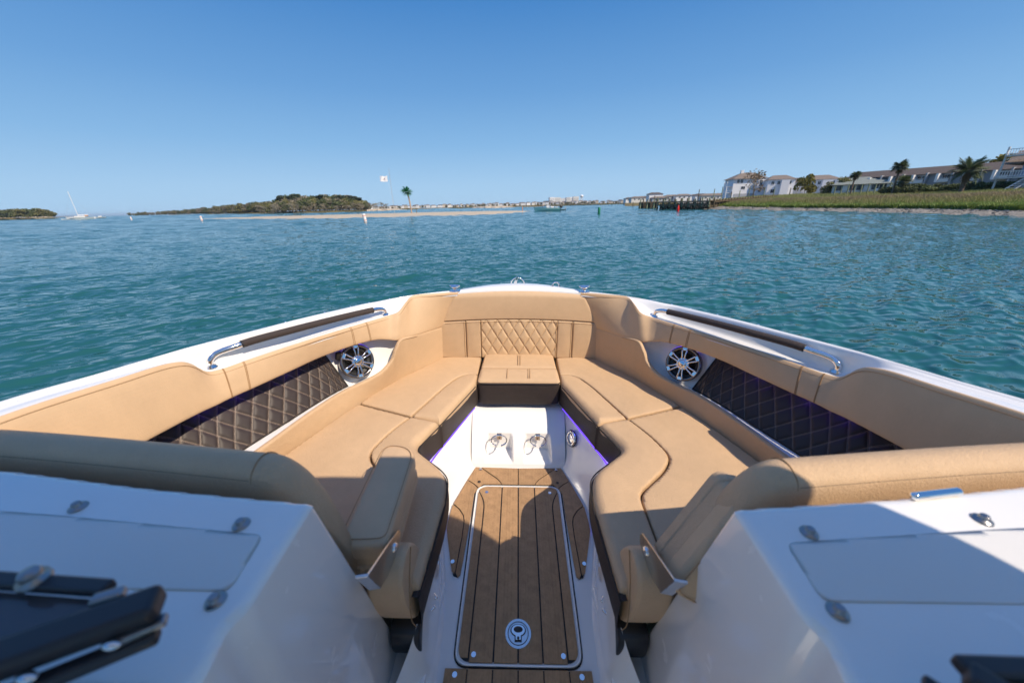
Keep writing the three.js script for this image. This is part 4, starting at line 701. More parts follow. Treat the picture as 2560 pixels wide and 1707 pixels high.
// crown of small leaf sprays spread in uneven lobes; unit height 1, foot at 0
function crownGeo(seed, { n = 900, lo = .22, wide = .36, lobes = 9, leaf = .045, flat = 1 } = {}) {
  const r = rng(seed), L = Array.from({ length: lobes }, () => { const a = r() * 6.28, q = wide * .72 * Math.sqrt(r()), h = lerp(lo + .12, .88, r()); return [Math.cos(a) * q * (1.15 - .5 * h), h, Math.sin(a) * q * (1.15 - .5 * h), wide * (.32 + .3 * r())]; });
  const pos = [], idx = [];
  for (let k = 0; k < n; k++) {
    const l = L[k % lobes], th = r() * 6.28, cz = 2 * r() - 1, sr = Math.sqrt(1 - cz * cz), q = l[3] * (.55 + .5 * Math.pow(r(), .5)); const x = l[0] + Math.cos(th) * sr * q, y = l[1] + cz * q * .62 * flat, z = l[2] + Math.sin(th) * sr * q; if (y < lo) continue;
    const u = new THREE.Vector3(r() - .5, r() - .5, r() - .5).normalize(), w = new THREE.Vector3(r() - .5, (r() - .5) * .5, r() - .5).cross(u).normalize(), s = leaf * (.6 + .8 * r()), b = pos.length / 3;
    for (const [a, c] of [[-1, -.6], [1, -.4], [.7, .9], [-.8, .7]]) pos.push(x + (u.x * a + w.x * c) * s, y + (u.y * a + w.y * c) * s, z + (u.z * a + w.z * c) * s); idx.push(b, b + 1, b + 2, b, b + 2, b + 3);
  }
  const g = new THREE.BufferGeometry(); g.setAttribute('position', new THREE.Float32BufferAttribute(pos, 3)); g.setIndex(idx); g.computeVertexNormals(); return g;
}
function trunkGeo(seed, { top = .72, rad = .022, limbs = 6, spread = .28 } = {}) {
  const r = rng(seed), L = [], b = [0, 1, 2, 3].map((k) => new THREE.Vector3((r() - .5) * .06 * k, top * k / 3 - .02, (r() - .5) * .06 * k)); const taper = (pts, r0) => { const g = tube(pts, r0, 10, 6), p = g.attributes.position; const c = new THREE.CatmullRomCurve3(pts, false, 'centripetal'); for (let i = 0; i <= 10; i++) { const m = c.getPointAt(i / 10), s = lerp(1, .3, i / 10); for (let j = 0; j <= 6; j++) { const k = i * 7 + j; p.setXYZ(k, m.x + (p.getX(k) - m.x) * s, m.y + (p.getY(k) - m.y) * s, m.z + (p.getZ(k) - m.z) * s); } } return g; };
  L.push(taper(b, rad)); for (let k = 0; k < limbs; k++) { const h = lerp(.3, .85, r()) * top, a = r() * 6.28, q = spread * (.6 + .5 * r()), o = new THREE.Vector3(0, h, 0); L.push(taper([o, o.clone().add(new THREE.Vector3(Math.cos(a) * q * .5, .08, Math.sin(a) * q * .5)), o.clone().add(new THREE.Vector3(Math.cos(a) * q, .20, Math.sin(a) * q))], rad * .5)); }
  return merge(L);
}
const broad = [0, 1, 2, 3].map((k) => [crownGeo(100 + k, { n: 1100, lo: .14, wide: .50, lobes: 12, leaf: .040 }), trunkGeo(120 + k)]);
const pineT = [0, 1, 2].map((k) => [crownGeo(140 + k, { n: 700, lo: .55, wide: .27, lobes: 7, leaf: .034, flat: .55 }), trunkGeo(150 + k, { top: .86, rad: .016, limbs: 4, spread: .18 })]);
const thin = [0, 1].map((k) => [crownGeo(160 + k, { n: 420, lo: .2, wide: .40, lobes: 12, leaf: .022 }), trunkGeo(170 + k, { top: .8, rad: .018, limbs: 12, spread: .34 })]);
function tree(kind, shape, mat, az, d, h, w, y, turn, label, group, name = 'tree') {
  const t = thing(name, label, 'tree', AT(az, d, y), turn, group); t.scale.set(h * w, h, h * w);
  mesh('trunk', shape[1], kind === 'grey' ? greyBark : bark, t); mesh('crown', shape[0], mat, t); return t;
}
{
  const r = rng(200), g = 'trees of the marsh island';
  // island wood, nearest and tallest part: bearing, distance, height, width, look
  const kinds = [['oak', LEAF.oak[1]], ['olive', LEAF.olive[1]], ['oak', LEAF.oak[0]], ['grey', LEAF.grey[1]], ['olive', LEAF.olive[2]]];
  const lab = { oak: 'dark green broadleaf tree in the wood on the marsh island', olive: 'olive brown broadleaf tree in the wood on the marsh island', grey: 'pale grey half bare tree in the wood on the marsh island' };
  for (let k = 0; k < 74; k++) {
    const u = k / 73, az = lerp(-34.6, -22.0, u) + (r() - .5) * .3, prof = lerp(9.5, 16, smooth(0, .35, u)) * lerp(1, .66, smooth(.82, 1, u)), back = k % 3, kd = kinds[Math.floor(r() * 5)];
    tree(kd[0], broad[k % 4], kd[1], az, 452 + back * 16 + r() * 10, prof * (.72 + .16 * back + .14 * r()), .95 + .35 * r(), .7, r() * 6.28, lab[kd[0]], g, 'broadleaf_tree');
  }
  for (let k = 0; k < 26; k++) { const az = lerp(-34, -19.5, k / 25) + (r() - .5) * .4; tree('grey', thin[k % 2], LEAF.grey[k % 3], az, 438 + r() * 14, 5.5 + 4 * r(), 1.1, .7, r() * 6, 'low bare grey tree at the edge of the island wood', g, 'bare_tree'); }
  [[-32.2, 18.4], [-31.0, 19.2], [-30.3, 19.8], [-27.6, 18.6], [-25.9, 17.6], [-24.9, 18.0], [-23.6, 17.4], [-22.9, 16.4]].forEach(([az, h], k) => tree('pine', pineT[k % 3], LEAF.pine[k % 3], az, 470, h, 1.1, .8, k * 1.3, 'tall dark pine rising above the wood on the marsh island', g, 'pine_tree'));
  // the long far wood to the left reads as one mass
  const list = []; for (let k = 0; k < 170; k++) { const u = r(), az = lerp(-46.5, -33.6, Math.pow(u, .8)), d = lerp(1150, 560, smooth(-46.5, -34, az)) + r() * 60, p = AT(az, d), h = lerp(7, 12, smooth(-46, -36, az)) * (.7 + .45 * r()); list.push({ x: p.x, y: .6, z: p.z, ry: r() * 6, s: h * 1.05, sy: h }); }
  for (const [q, mt] of [[0, LEAF.oak[0]], [1, LEAF.olive[0]], [2, LEAF.grey[0]]]) instanced('far_wood', broad[q][0], mt, list.filter((_, i) => i % 3 === q), ['dark green trees of the long far wood left of the island', 'olive trees of the long far wood left of the island', 'greyish trees of the long far wood left of the island'][q], 'wood');
  for (let k = 0; k < 26; k++) { const az = lerp(-57, -51.6, k / 25) + (r() - .5) * .3; const kd = kinds[k % 3]; tree(kd[0], broad[k % 4], kd[1], az, 690 + r() * 60, 11.5 * lerp(1, .85, k / 25) * (.7 + .4 * r()), 1.25, 1.6, r() * 6, (kd[0] === 'oak' ? 'dark green tree' : 'olive tree') + `, ${ORD[k]} of the trees on the far left shore from the left`, 'trees on the far left shore', 'broadleaf_tree'); }
}
// palms
function frond(len, droop, w, seed, n = 22) { const r = rng(seed), pos = [], idx = []; for (let k = 0; k < n; k++) { const t = .12 + .88 * k / n, x = len * t, y = len * (.35 * t - droop * t * t), l = w * Math.sin(Math.PI * Math.min(1, t * .9 + .12)) * (.8 + .4 * r()); for (const sg of [-1, 1]) { const b = pos.length / 3; pos.push(x, y, 0, x + len * .045, y, 0, x + l * .55, y - l * .35, sg * l); idx.push(b, b + 1, b + 2); } const b = pos.length / 3, x2 = len * (t - .045), y2 = len * (.35 * (t - .045) - droop * (t - .045) ** 2); pos.push(x2, y2 - .01 * len, .012 * len, x2, y2, -.012 * len, x, y, 0); idx.push(b, b + 1, b + 2); } const g = new THREE.BufferGeometry(); g.setAttribute('position', new THREE.Float32BufferAttribute(pos, 3)); g.setIndex(idx); g.computeVertexNormals(); return g; }
function palm(label, az, d, y, h, { crown = 1.6, n = 26, wide = .30, mats = LEAF.palm, seed = 1, lean = 0, trunk = .16, skirt = 0, trunkMat = bark, turn = 0 }) {
  const t = thing('palm_tree', label, 'palm', AT(az, d, y), turn), r = rng(seed), top = new THREE.Vector3(lean, h - crown * .55, 0);
  mesh('trunk', tube([new THREE.Vector3(0, -.3, 0), new THREE.Vector3(lean * .2, h * .35, 0), new THREE.Vector3(lean * .6, h * .7, 0), top], trunk, 16, 8), trunkMat, t);
  const fr = [0, 1, 2].map((k) => frond(crown, .25 + .28 * k, crown * wide, seed * 7 + k));
  for (let k = 0; k < n; k++) { const m = mesh('frond', fr[k % 3], mats[k % 3], t); m.position.copy(top); m.rotation.set(0, r() * 6.28, lerp(1.15, -.55, Math.pow((k + .5) / n, .8)) + (r() - .5) * .25, 'YXZ'); m.scale.setScalar(.8 + .35 * r()); }
  for (let k = 0; k < skirt; k++) { const m = mesh('dry_frond', fr[2], LEAF.dead[k % 3], t); m.position.copy(top).add(new THREE.Vector3(0, -.15, 0)); m.rotation.set(0, r() * 6.28, -.9 - .4 * r(), 'YXZ'); m.scale.setScalar(.8); }
  return t;
}
// ------------------------------------------------------------------ buildings and shore structures
const H = {
  white: std({ color: lin(.74, .75, .77), roughness: .7 }), offwhite: std({ color: lin(.62, .62, .60), roughness: .75 }), grey: std({ color: lin(.36, .38, .41), roughness: .8 }), blue: std({ color: lin(.30, .38, .50), roughness: .75 }), beige: std({ color: lin(.52, .45, .36), roughness: .8 }),
  roof: std({ map: tone(81, [.40, .36, .33], [.55, .50, .46], 2.5), roughness: .95 }), roofDark: std({ map: tone(84, [.28, .25, .24], [.40, .36, .34], 2.5), roughness: .95 }), roofGreen: std({ map: tone(87, [.42, .45, .44], [.54, .57, .55], 2.5), roughness: .95 }),
  glass: phys({ color: lin(.03, .045, .06), roughness: .06 }), trim: std({ color: lin(.78, .78, .78), roughness: .6 }), wood: std({ map: tone(91, [.36, .30, .23], [.58, .51, .42], 1.2), roughness: .9 }), oldWood: std({ map: tone(94, [.24, .21, .17], [.46, .42, .34], 1.2, 1.3), roughness: .95 }), greenWood: std({ map: tone(97, [.42, .46, .36], [.60, .62, .50], 1), roughness: .9 }), weed: std({ map: tone(64, [.10, .10, .07], [.24, .22, .16], 1), roughness: .95 }),
};
const B = (w, h, d, x = 0, y = 0, z = 0) => new THREE.BoxGeometry(w, h, d).translate(x, y + h / 2, z);
const cyl = (r, h, x = 0, y = 0, z = 0, n = 10) => new THREE.CylinderGeometry(r, r * 1.05, h, n).translate(x, y + h / 2, z);
function hip(w, d, h, y, ridge = .5, over = .5) { const a = w / 2 + over, b = d / 2 + over, c = a * ridge, v = [[-a, y, b], [a, y, b], [a, y, -b], [-a, y, -b], [-c, y + h, 0], [c, y + h, 0]], f = [[0, 1, 5], [0, 5, 4], [2, 3, 4], [2, 4, 5], [1, 2, 5], [3, 0, 4], [0, 2, 1], [0, 3, 2]]; const p = [], u = []; for (const t of f) for (const k of t) { p.push(...v[k]); u.push(v[k][0], v[k][2] + v[k][1]); } const g = new THREE.BufferGeometry(); g.setAttribute('position', new THREE.Float32BufferAttribute(p, 3)); g.setAttribute('uv', new THREE.Float32BufferAttribute(u, 2)); g.computeVertexNormals(); return g; }
const gable = (w, d, h, y, over = .4) => hip(w, d, h, y, 1, over);
function windowPart(t, x, y, z, w, h, frame = H.trim) { const f = mesh('window', merge([B(w + .2, .1, .12, x, y - .1, z), B(w + .2, .1, .12, x, y + h, z), B(.1, h, .12, x - w / 2 - .05, y, z), B(.1, h, .12, x + w / 2 + .05, y, z), B(.06, h, .1, x, y, z)]), frame, t); mesh('pane', B(w, h, .06, x, y, z - .01), H.glass, f); return f; }
// house seen from the water: front towards the boat (+z turned to the camera)
function house(name, label, az, d, y, w, h, dep, roofH, { wall = H.white, roof = H.roof, rows = [], turn = 0, ridge = .4, group, dark = 0, over = .5 } = {}) {
  const t = thing(name, label, 'house', AT(az, d, y), R(-az) + turn, group);
  mesh('wall', B(w, h + 3, dep, 0, -3, 0), wall, t); mesh('roof', hip(w, dep, roofH, h, ridge, over), roof, t);
  for (const [x, yy, ww, hh] of rows) windowPart(t, x, yy, dep / 2 + .03, ww, hh);
  return t;
}
// three storey white house
{
  const t = house('house', 'large white three storey house with brown hipped roof behind the bare tree', 29.9, 210, 3.0, 13.0, 8.0, 11, 2.8, { ridge: .25, turn: .35, over: .9, rows: [[-4.6, 6.2, 1.0, 1.5], [-3.2, 6.2, 1.0, 1.5], [-2.2, 3.7, 1.6, 1.1], [2.2, 3.9, 1.0, .9], [2.2, 6.4, 1.0, 1.2]] });
  mesh('foundation', B(12, 2.2, 11.2, .4, -.4, 0), H.grey, t);
  const bay = mesh('bay', B(4.2, 7.8, 2.2, 5.0, -.4, 6.2), H.white, t); for (const [x, y] of [[4.0, 5.1], [6.0, 5.4], [4.0, 2.2], [6.0, 2.4]]) windowPart(t, x, y, 7.35, 1.1, x < 5 ? 2.0 : 1.5);
  for (const y of [2.2, 4.9]) { mesh('balcony', merge([B(2.6, .18, 4, -7.7, y, 3), B(.1, 1.0, 4, -8.9, y + .1, 3), B(2.6, .1, .1, -7.7, y + 1.0, 5)]), H.trim, t); }
  for (const z of [1.2, 4.9]) mesh('porch_post', B(.25, 8, .25, -8.8, -1, z), H.trim, t);
  mesh('chimney', B(1.2, 1.6, 1.2, -1.8, 10.2, 0), H.trim, t);
}
[['white townhouse right of the large three storey house', 33.4, 205, 3.2, 9.5, 6.6, 12], ['white townhouse behind the yellow green tree', 35.2, 215, 3.2, 9, 5.6, 11], ['white townhouse right of the yellow green tree', 37.3, 210, 3.2, 11, 6.0, 12], ['low white townhouse left of the glass fronted pool house', 39.2, 215, 3.2, 8, 4.8, 11]].forEach(([l, az, d, y, w, h, dep], k) => { const t = house('townhouse', l, az, d, y, w, h, dep, 1.9, { roof: k % 2 ? H.roofDark : H.roof, ridge: .45, turn: .2, group: 'white townhouses', rows: [[-w * .32, h - 1.9, 1, 1.2], [-w * .1, h - 1.9, .9, 1.2], [w * .3, h - 1.9, 1.2, 1.2], [-w * .28, 1.4, 1.2, 1.4], [w * .22, 1.4, 1.6, 1.6]] }); mesh('bay', B(w * .3, h - .3, 1.6, w * .12, 0, dep / 2 + .8), H.white, t); });
// glazed pool house with a fence
{
  const t = thing('pool_house', 'low pool house with grey green hipped roof and white fence', 'house', AT(41.4, 152, 3.0), R(-41.4) + .1);
  mesh('wall', B(14.5, 5.0, 8, 0, -2.5, 0), H.offwhite, t); mesh('roof', hip(15, 8.6, 2.0, 2.5, .45, .7), H.roofGreen, t);
  for (let k = 0; k < 9; k++) mesh('pane', B(1.35, 1.3, .1, -6.2 + k * 1.55, 1.0, 4.05), k % 3 === 1 ? H.white : H.glass, t);
  for (let k = 0; k < 22; k++) mesh('fence_board', B(.52, 1.5, .08, -7.0 + k * .66, -1.6, 6.2), H.trim, t);
  for (let k = 0; k < 8; k++) mesh('fence_post', B(.16, 1.9, .16, -7.2 + k * 2.05, -1.8, 6.3), H.offwhite, t);
}
// long grey two storey row with bays
{
  const t = thing('row_house', 'long grey two storey row with brown roof and white bay walls', 'house', AT(48.0, 150, 3.0), R(-48) - .34);
  mesh('wall', B(44, 7.2, 9, 0, -3, 0), H.grey, t); mesh('roof', hip(45, 9.6, 1.9, 4.2, .93, .6), H.roofDark, t);
  for (let k = 0; k < 9; k++) {
    const x = -20.5 + k * 4.6; mesh('bay_wall', B(.45, 2.0, 1.9, x, 2.15, 5.4), H.trim, t); mesh('bay_wall', B(.3, 4.8, 1.3, x + 2.35, -.3, 5.1), H.grey, t); mesh('balcony', merge([B(2.0, .14, 1.6, x + 1.15, 2.1, 5.3), B(2.0, .08, .08, x + 1.15, 3.05, 6.05), B(2.0, .7, .04, x + 1.15, 2.2, 6.05)]), H.offwhite, t);
    windowPart(t, x + 1.15, 2.5, 4.53, 1.5, 1.3); windowPart(t, x + 1.15, .1, 4.53, 1.9, 1.7);
  }
  for (let k = 0; k < 12; k++) { const c = mesh('deck_lounger', merge([B(.6, .12, 1.3, -20 + k * 3.6, .35, 8), B(.6, .9, .12, -20 + k * 3.6, .35, 7.4), B(.08, .4, 1.2, -20.2 + k * 3.6, 0, 8)]), H.trim, t); c.rotation.z = 0; }
}
// blue grey house with decks and stairs at the right edge
{
  const az = 53.2, t = thing('deck_house', 'tall blue grey house with stacked decks, stairs and roof terrace', 'house', AT(az, 118, 2.6), R(-az) - .2);
  mesh('wall', B(9, 6.4, 8, 1.5, -2, 0), H.blue, t); mesh('roof', gable(9.4, 8.6, 2.4, 4.4), H.roof, t); mesh('upper_wall', B(4.6, 2.6, 5, 2, 4.2, 1), H.offwhite, t);
  for (const [x, z] of [[-5.0, 5.6], [-1.6, 5.6], [2.2, 5.6], [5.6, 5.6]]) mesh('deck_post', B(.24, x < -4 ? 9.2 : 6, .24, x, -2, z), H.offwhite, t);
  for (const y of [2.0, 5.6]) { const dk = mesh('deck', B(y > 4 ? 6 : 11, .22, 2.6, y > 4 ? -2 : .3, y, 5), H.offwhite, t), w = y > 4 ? 6 : 11, x0 = (y > 4 ? -2 : .3) - w / 2; mesh('rail', merge([B(w, .1, .1, x0 + w / 2, y + 1.1, 6.2), B(w, .1, .1, x0 + w / 2, y + .35, 6.2)]), H.trim, dk); for (let k = 0; k < w / .3; k++) mesh('baluster', B(.07, .8, .07, x0 + .15 + k * .3, y + .35, 6.2), H.trim, dk); }
  const st = mesh('stair', merge([0, 1].map((k) => bar(new THREE.Vector3(-4.6 + k * 1.1, -1.8, 9.2), new THREE.Vector3(-1.6 + k * 1.1, 2.1, 6.0), .12, .28))), H.offwhite, t); for (let k = 0; k < 14; k++) mesh('tread', B(1.2, .08, .28, -4.05 + 3.0 * k / 13, -1.7 + 3.8 * k / 13, 9.2 - 3.2 * k / 13), H.offwhite, st);
  for (const [x, y] of [[-1.4, .0], [1.6, .0], [4.2, .0], [-.6, 2.5], [3.6, 2.5]]) windowPart(t, x, y, 4.03, 1.3, 1.5);
}
// small houses behind the pier and across the inlet
const farLabel = { a: 'small pale house in the far town across the inlet', b: 'grey roofed house in the low row behind the pier' };
{
  const r = rng(301);
  for (let k = 0; k < 92; k++) { const az = lerp(-21.5, 19, (k + r() * .8) / 92), d = 1270 + r() * 240, w = 9 + 9 * r(), h = 5 + 4.5 * r(); const t = thing('far_house', farLabel.a, 'house', AT(az, d, 2), R(-az) + (r() - .5) * .6, 'houses of the far town'); mesh('wall', B(w, h, 10, 0, 0, 0), [H.white, H.offwhite, H.white, H.beige][k % 4], t); mesh('roof', hip(w, 10, 2.6, h, .5, .5), [H.roof, H.roofDark, H.roof][k % 3], t); }
  const list = []; for (let k = 0; k < 200; k++) { const az = lerp(-22, 26, r()), p = AT(az, 1262 + 180 * r()), h = 4 + 5 * r(); list.push({ x: p.x, y: 1.6, z: p.z, ry: r() * 6, s: h * 1.3, sy: h }); } instanced('town_trees', broad[1][0], LEAF.olive[0], list, 'low dark trees between the houses of the far town', 'trees');
  [[4.9, 1500, 20, 22], [5.7, 1510, 26, 21], [6.5, 1520, 20, 18], [7.3, 1500, 16, 20], [7.9, 1530, 26, 21], [8.4, 1530, 22, 23]].forEach(([az, d, w, h], k) => { const t = thing('apartment_block', ['white apartment block farthest left of the far blocks', 'wide white apartment block, second of the far blocks', 'white apartment block, third of the far blocks', 'lower white apartment block, fourth of the far blocks', 'wide white apartment block left of the tallest one', 'tallest white apartment block beside the water tower'][k], 'building', AT(az, d, 3), R(-az) + .3); mesh('wall', B(w, h + 4, 16), [H.white, H.offwhite][k % 2], t); for (let f = 0; f < 6; f++) mesh('window_band', B(w * .86, 1.3, .3, 0, 3 + f * 3.4, 8.1), H.grey, t); });
  const wt = thing('water_tower', 'white water tower rising above the far town', 'water tower', AT(9.3, 1490, 3)); mesh('tank', new THREE.SphereGeometry(6.5, 20, 12).scale(1, .8, 1).translate(0, 27, 0), H.white, wt); mesh('stem', new THREE.CylinderGeometry(1.2, 2, 24, 12).translate(0, 12, 0), H.white, wt); for (let k = 0; k < 5; k++) { const a = k * 1.2566; mesh('leg', bar(new THREE.Vector3(Math.cos(a) * 6.5, -1, Math.sin(a) * 6.5), new THREE.Vector3(Math.cos(a) * 5.6, 25, Math.sin(a) * 5.6), .7, .7), H.white, wt); }
  for (let k = 0; k < 16; k++) { const az = lerp(16, 28.2, (k + r() * .6) / 16), d = 370 + r() * 90 - k * 4, w = 10 + 5 * r(), h = 3.4 + 1.8 * r(); const t = thing('far_house', k === 4 ? 'tall plain white house in the low row behind the pier' : `low roofed house, ${ORD[k]} from the left in the row behind the pier`, 'house', AT(az, d, 2.0), R(-az) + .3, k === 4 ? undefined : 'houses behind the pier'); mesh('wall', B(w, k === 4 ? 7 : h, 9), k === 4 ? H.white : [H.white, H.offwhite, H.grey][k % 3], t); mesh('roof', hip(w, 9, 1.4, k === 4 ? 7 : h, .5, .6), [H.roofDark, H.roof][k % 2], t); for (let q = -1; q < 2; q++) windowPart(t, q * w * .28, h - 2.0, 4.53, 1.4, 1.1); }
  structure('inlet_shore', grid(60, 8, (u, v) => { const a = lerp(15.5, 31, u), d = lerp(lerp(270, 175, u), 460, v), p = AT(a, d); p.y = -.2 + 2.1 * smooth(0, .15, v); return p; }, (u, v, p) => [p.x, p.z]), G.marsh);
  for (let k = 0; k < 9; k++) { const az = -57.2 + k * .62; const t = thing('far_house', k === 2 ? 'white house standing out on the far left shore' : `grey brown house behind the trees on the far left shore, ${ORD[k]} from the left`, 'house', AT(az, k === 2 ? 684 : 770 + 20 * r(), 2), R(-az) + .5, k === 2 ? undefined : 'houses on the far left shore'); mesh('wall', B(k === 2 ? 9 : 13, k === 2 ? 4.5 : 7.5, 9), k === 2 ? H.white : k % 3 ? H.beige : H.grey, t); mesh('roof', hip(k === 2 ? 9 : 13, 9, 2.6, k === 2 ? 4.5 : 7.5, .5, .6), H.roofDark, t); }
}
// timber pier head and bulkhead walk
{
  const pA = AT(19.9, 121), pB = AT(26.3, 113.5), t = thing('timber_pier', 'weathered timber pier head on heavy piles beside the red buoy', 'pier', pA.clone().setY(0)), L = (u, o = 0, y = 0) => { const p = pA.clone().lerp(pB, u), n = new THREE.Vector3(pB.z - pA.z, 0, -(pB.x - pA.x)).normalize(); if (n.z > 0) n.negate(); return p.addScaledVector(n, o).sub(pA).setY(y); };
  const r = rng(411);
  for (let k = 0; k < 9; k++) for (const o of [0, 2.6]) { const p = L(k / 8, o), hgt = 2.7 + .35 * r(); const pl = mesh('pile', new THREE.CylinderGeometry(.17, .20, hgt + 1.6, 9).translate(p.x, (hgt - 1.6) / 2, p.z), o ? H.oldWood : H.greenWood, t); mesh('waterline_growth', new THREE.CylinderGeometry(.22, .23, 1.1, 9).translate(p.x, .1, p.z), H.weed, pl); }
  for (const [y, o] of [[1.95, -.22], [1.2, -.22], [1.95, 2.8]]) mesh('stringer', bar(L(-.02, o, y), L(1.02, o, y), .14, .28), H.wood, t);
  for (let k = 0; k < 46; k++) mesh('sheet_pile', bar(L(k / 46 + .005, 1.2, -1), L(k / 46 + .005, 1.2, 1.75 - .2 * r()), .26, .12), H.oldWood, t);
  for (let k = 0; k < 8; k++) { const a = L(k / 8, -.1, .1), b = L((k + 1) / 8, -.1, 1.8); mesh('brace', bar(k % 2 ? a : L(k / 8, -.1, 1.8), k % 2 ? b : L((k + 1) / 8, -.1, .1), .09, .2), H.oldWood, t); }
  mesh('deck', bar(L(0, 1.35, 2.16), L(1, 1.35, 2.16), 2.9, .12), H.wood, t);
  const d = thing('pile_cluster', 'dark cluster of old piles standing in the water left of the pier', 'piles', AT(17.6, 146)); const ex = new THREE.Vector3(Math.cos(R(17.6)), 0, Math.sin(R(17.6)));
  for (let k = 0; k < 6; k++) { const p = ex.clone().multiplyScalar(k * 1.15).add(new THREE.Vector3(0, 0, (k % 2) * -.8)); mesh('pile', new THREE.CylinderGeometry(.2, .24, 5, 9).translate(p.x, .55 + .2 * r(), p.z), k % 2 ? H.oldWood : H.greenWood, d); }
  mesh('backing', bar(ex.clone().multiplyScalar(-.2).add(new THREE.Vector3(0, 1.0, -1.2)), ex.clone().multiplyScalar(6.2).add(new THREE.Vector3(0, 1.0, -1.2)), .2, 2.6), H.oldWood, d); mesh('stringer', bar(ex.clone().multiplyScalar(-.2).setY(2.1).add(new THREE.Vector3(0, 0, .3)), ex.clone().multiplyScalar(6.2).setY(2.1).add(new THREE.Vector3(0, 0, .3)), .14, .25), H.wood, d);
  // bulkhead and boardwalk running back to the houses
  const w = thing('boardwalk', 'long timber bulkhead and boardwalk behind the marsh edge', 'boardwalk', AT(26.3, 116)), wb = AT(33.5, 152).sub(AT(26.3, 116)), wp = (u, y) => wb.clone().multiplyScalar(u).setY(y);
  mesh('bulkhead', bar(wp(0, .9), wp(1, 1.9), .2, 2.2), H.oldWood, w); mesh('cap_rail', bar(wp(0, 2.1), wp(1, 3.1), .6, .22), H.wood, w); mesh('walkway', bar(wp(0, 1.75), wp(1, 2.75), 1.6, .14), H.wood, w); for (let k = 0; k < 26; k++) mesh('post', B(.16, 1.7, .16, wp(k / 25, 0).x, .8 + k / 25, wp(k / 25, 0).z + .5), H.oldWood, w);
  // mooring poles
  [[19.4, 160, 5.0], [19.8, 165, 4.6], [20.9, 158, 4.4], [24.9, 150, 6.4], [26.7, 150, 6.4], [27.6, 152, 7.0], [28.7, 155, 5.4], [29.6, 150, 5.6], [30.6, 155, 6.6], [31.1, 150, 6.0], [32.2, 155, 6.4], [33.2, 150, 6.2], [34.8, 160, 6.0]].forEach(([az, dd, h], k) => tag(mesh(numbered('mooring_pole'), new THREE.CylinderGeometry(.13, .17, h, 8).translate(0, h / 2 - .5, 0), k % 3 ? H.greenWood : H.oldWood, scene), `tall weathered mooring pole behind the pier, ${ORD[k]} from the left`, 'pole', 'mooring poles behind the pier').position.copy(AT(az, dd)));
  for (let k = 0; k < 9; k++) { const p = AT(38.9 + k * .55, 128 + (k % 2) * 3, 1.6); tag(mesh(numbered('mooring_pole'), new THREE.CylinderGeometry(.13, .16, 3.4 + (k * 7 % 3) * .4, 8).translate(0, 1.5, 0), H.greenWood, scene), `short weathered dock pole near the pool house, ${ORD[k]} from the left`, 'pole', 'dock poles by the pool house').position.copy(p); }
  tag(mesh(numbered('channel_post'), cyl(.16, 3.4, 0, -1), H.oldWood, scene), 'lone dark post in the water left of the pile cluster', 'post').position.copy(AT(16.6, 195));
}
// trees on the starboard bank
tree('grey', thin[0], LEAF.dead[1], 31.0, 180, 10.6, 1.0, 2.6, 1, 'bare spreading tree in front of the large white house', undefined, 'bare_tree');
tree('olive', broad[2], LEAF.yellow[1], 36.2, 185, 7.8, .85, 2.8, 2, 'yellow green tree among the white townhouses', undefined, 'broadleaf_tree');
tree('olive', broad[0], LEAF.olive[2], 39.5, 150, 5.2, .95, 2.4, 2, 'low olive tree left of the first palmetto', undefined, 'broadleaf_tree');
tree('olive', broad[1], LEAF.olive[1], 38.4, 155, 4.4, .95, 2.4, 3, 'smallest olive bush beside the dock poles', undefined, 'broadleaf_tree');
tree('olive', broad[3], LEAF.yellow[0], 51.0, 175, 10.0, 1.3, 3.0, 4, 'wide yellow green tree above the roof beside the deck house', undefined, 'broadleaf_tree');
palm('small palmetto left of the pool house', 40.3, 130, 2.4, 5.4, { crown: 1.25, n: 60, wide: .48, seed: 3, skirt: 8 });
palm('tall palmetto between the pool house and the grey row', 43.6, 118, 2.3, 6.4, { crown: 1.5, n: 64, wide: .48, seed: 4, skirt: 10, trunk: .18 });
palm('low palmetto beside the tall palmetto', 44.2, 118, 2.2, 3.6, { crown: 1.4, n: 56, wide: .48, seed: 5, skirt: 8 });
palm('large feathery date palm in front of the grey row', 48.3, 108, 2.3, 5.2, { crown: 2.5, n: 64, wide: .36, seed: 6, skirt: 10, trunk: .32 });
// bushes along the foot of the row
{ const r = rng(77); for (let k = 0; k < 15; k++) { const az = 43 + k * .62; tree('olive', broad[k % 4], LEAF.oak[k % 3], az, 116 + r() * 8, 1.7 + r() * .6, 1.6, 2.3, r() * 6, `low green bush at the foot of the grey row, ${ORD[k]} from the left`, 'bushes below the grey row', 'bush'); } }
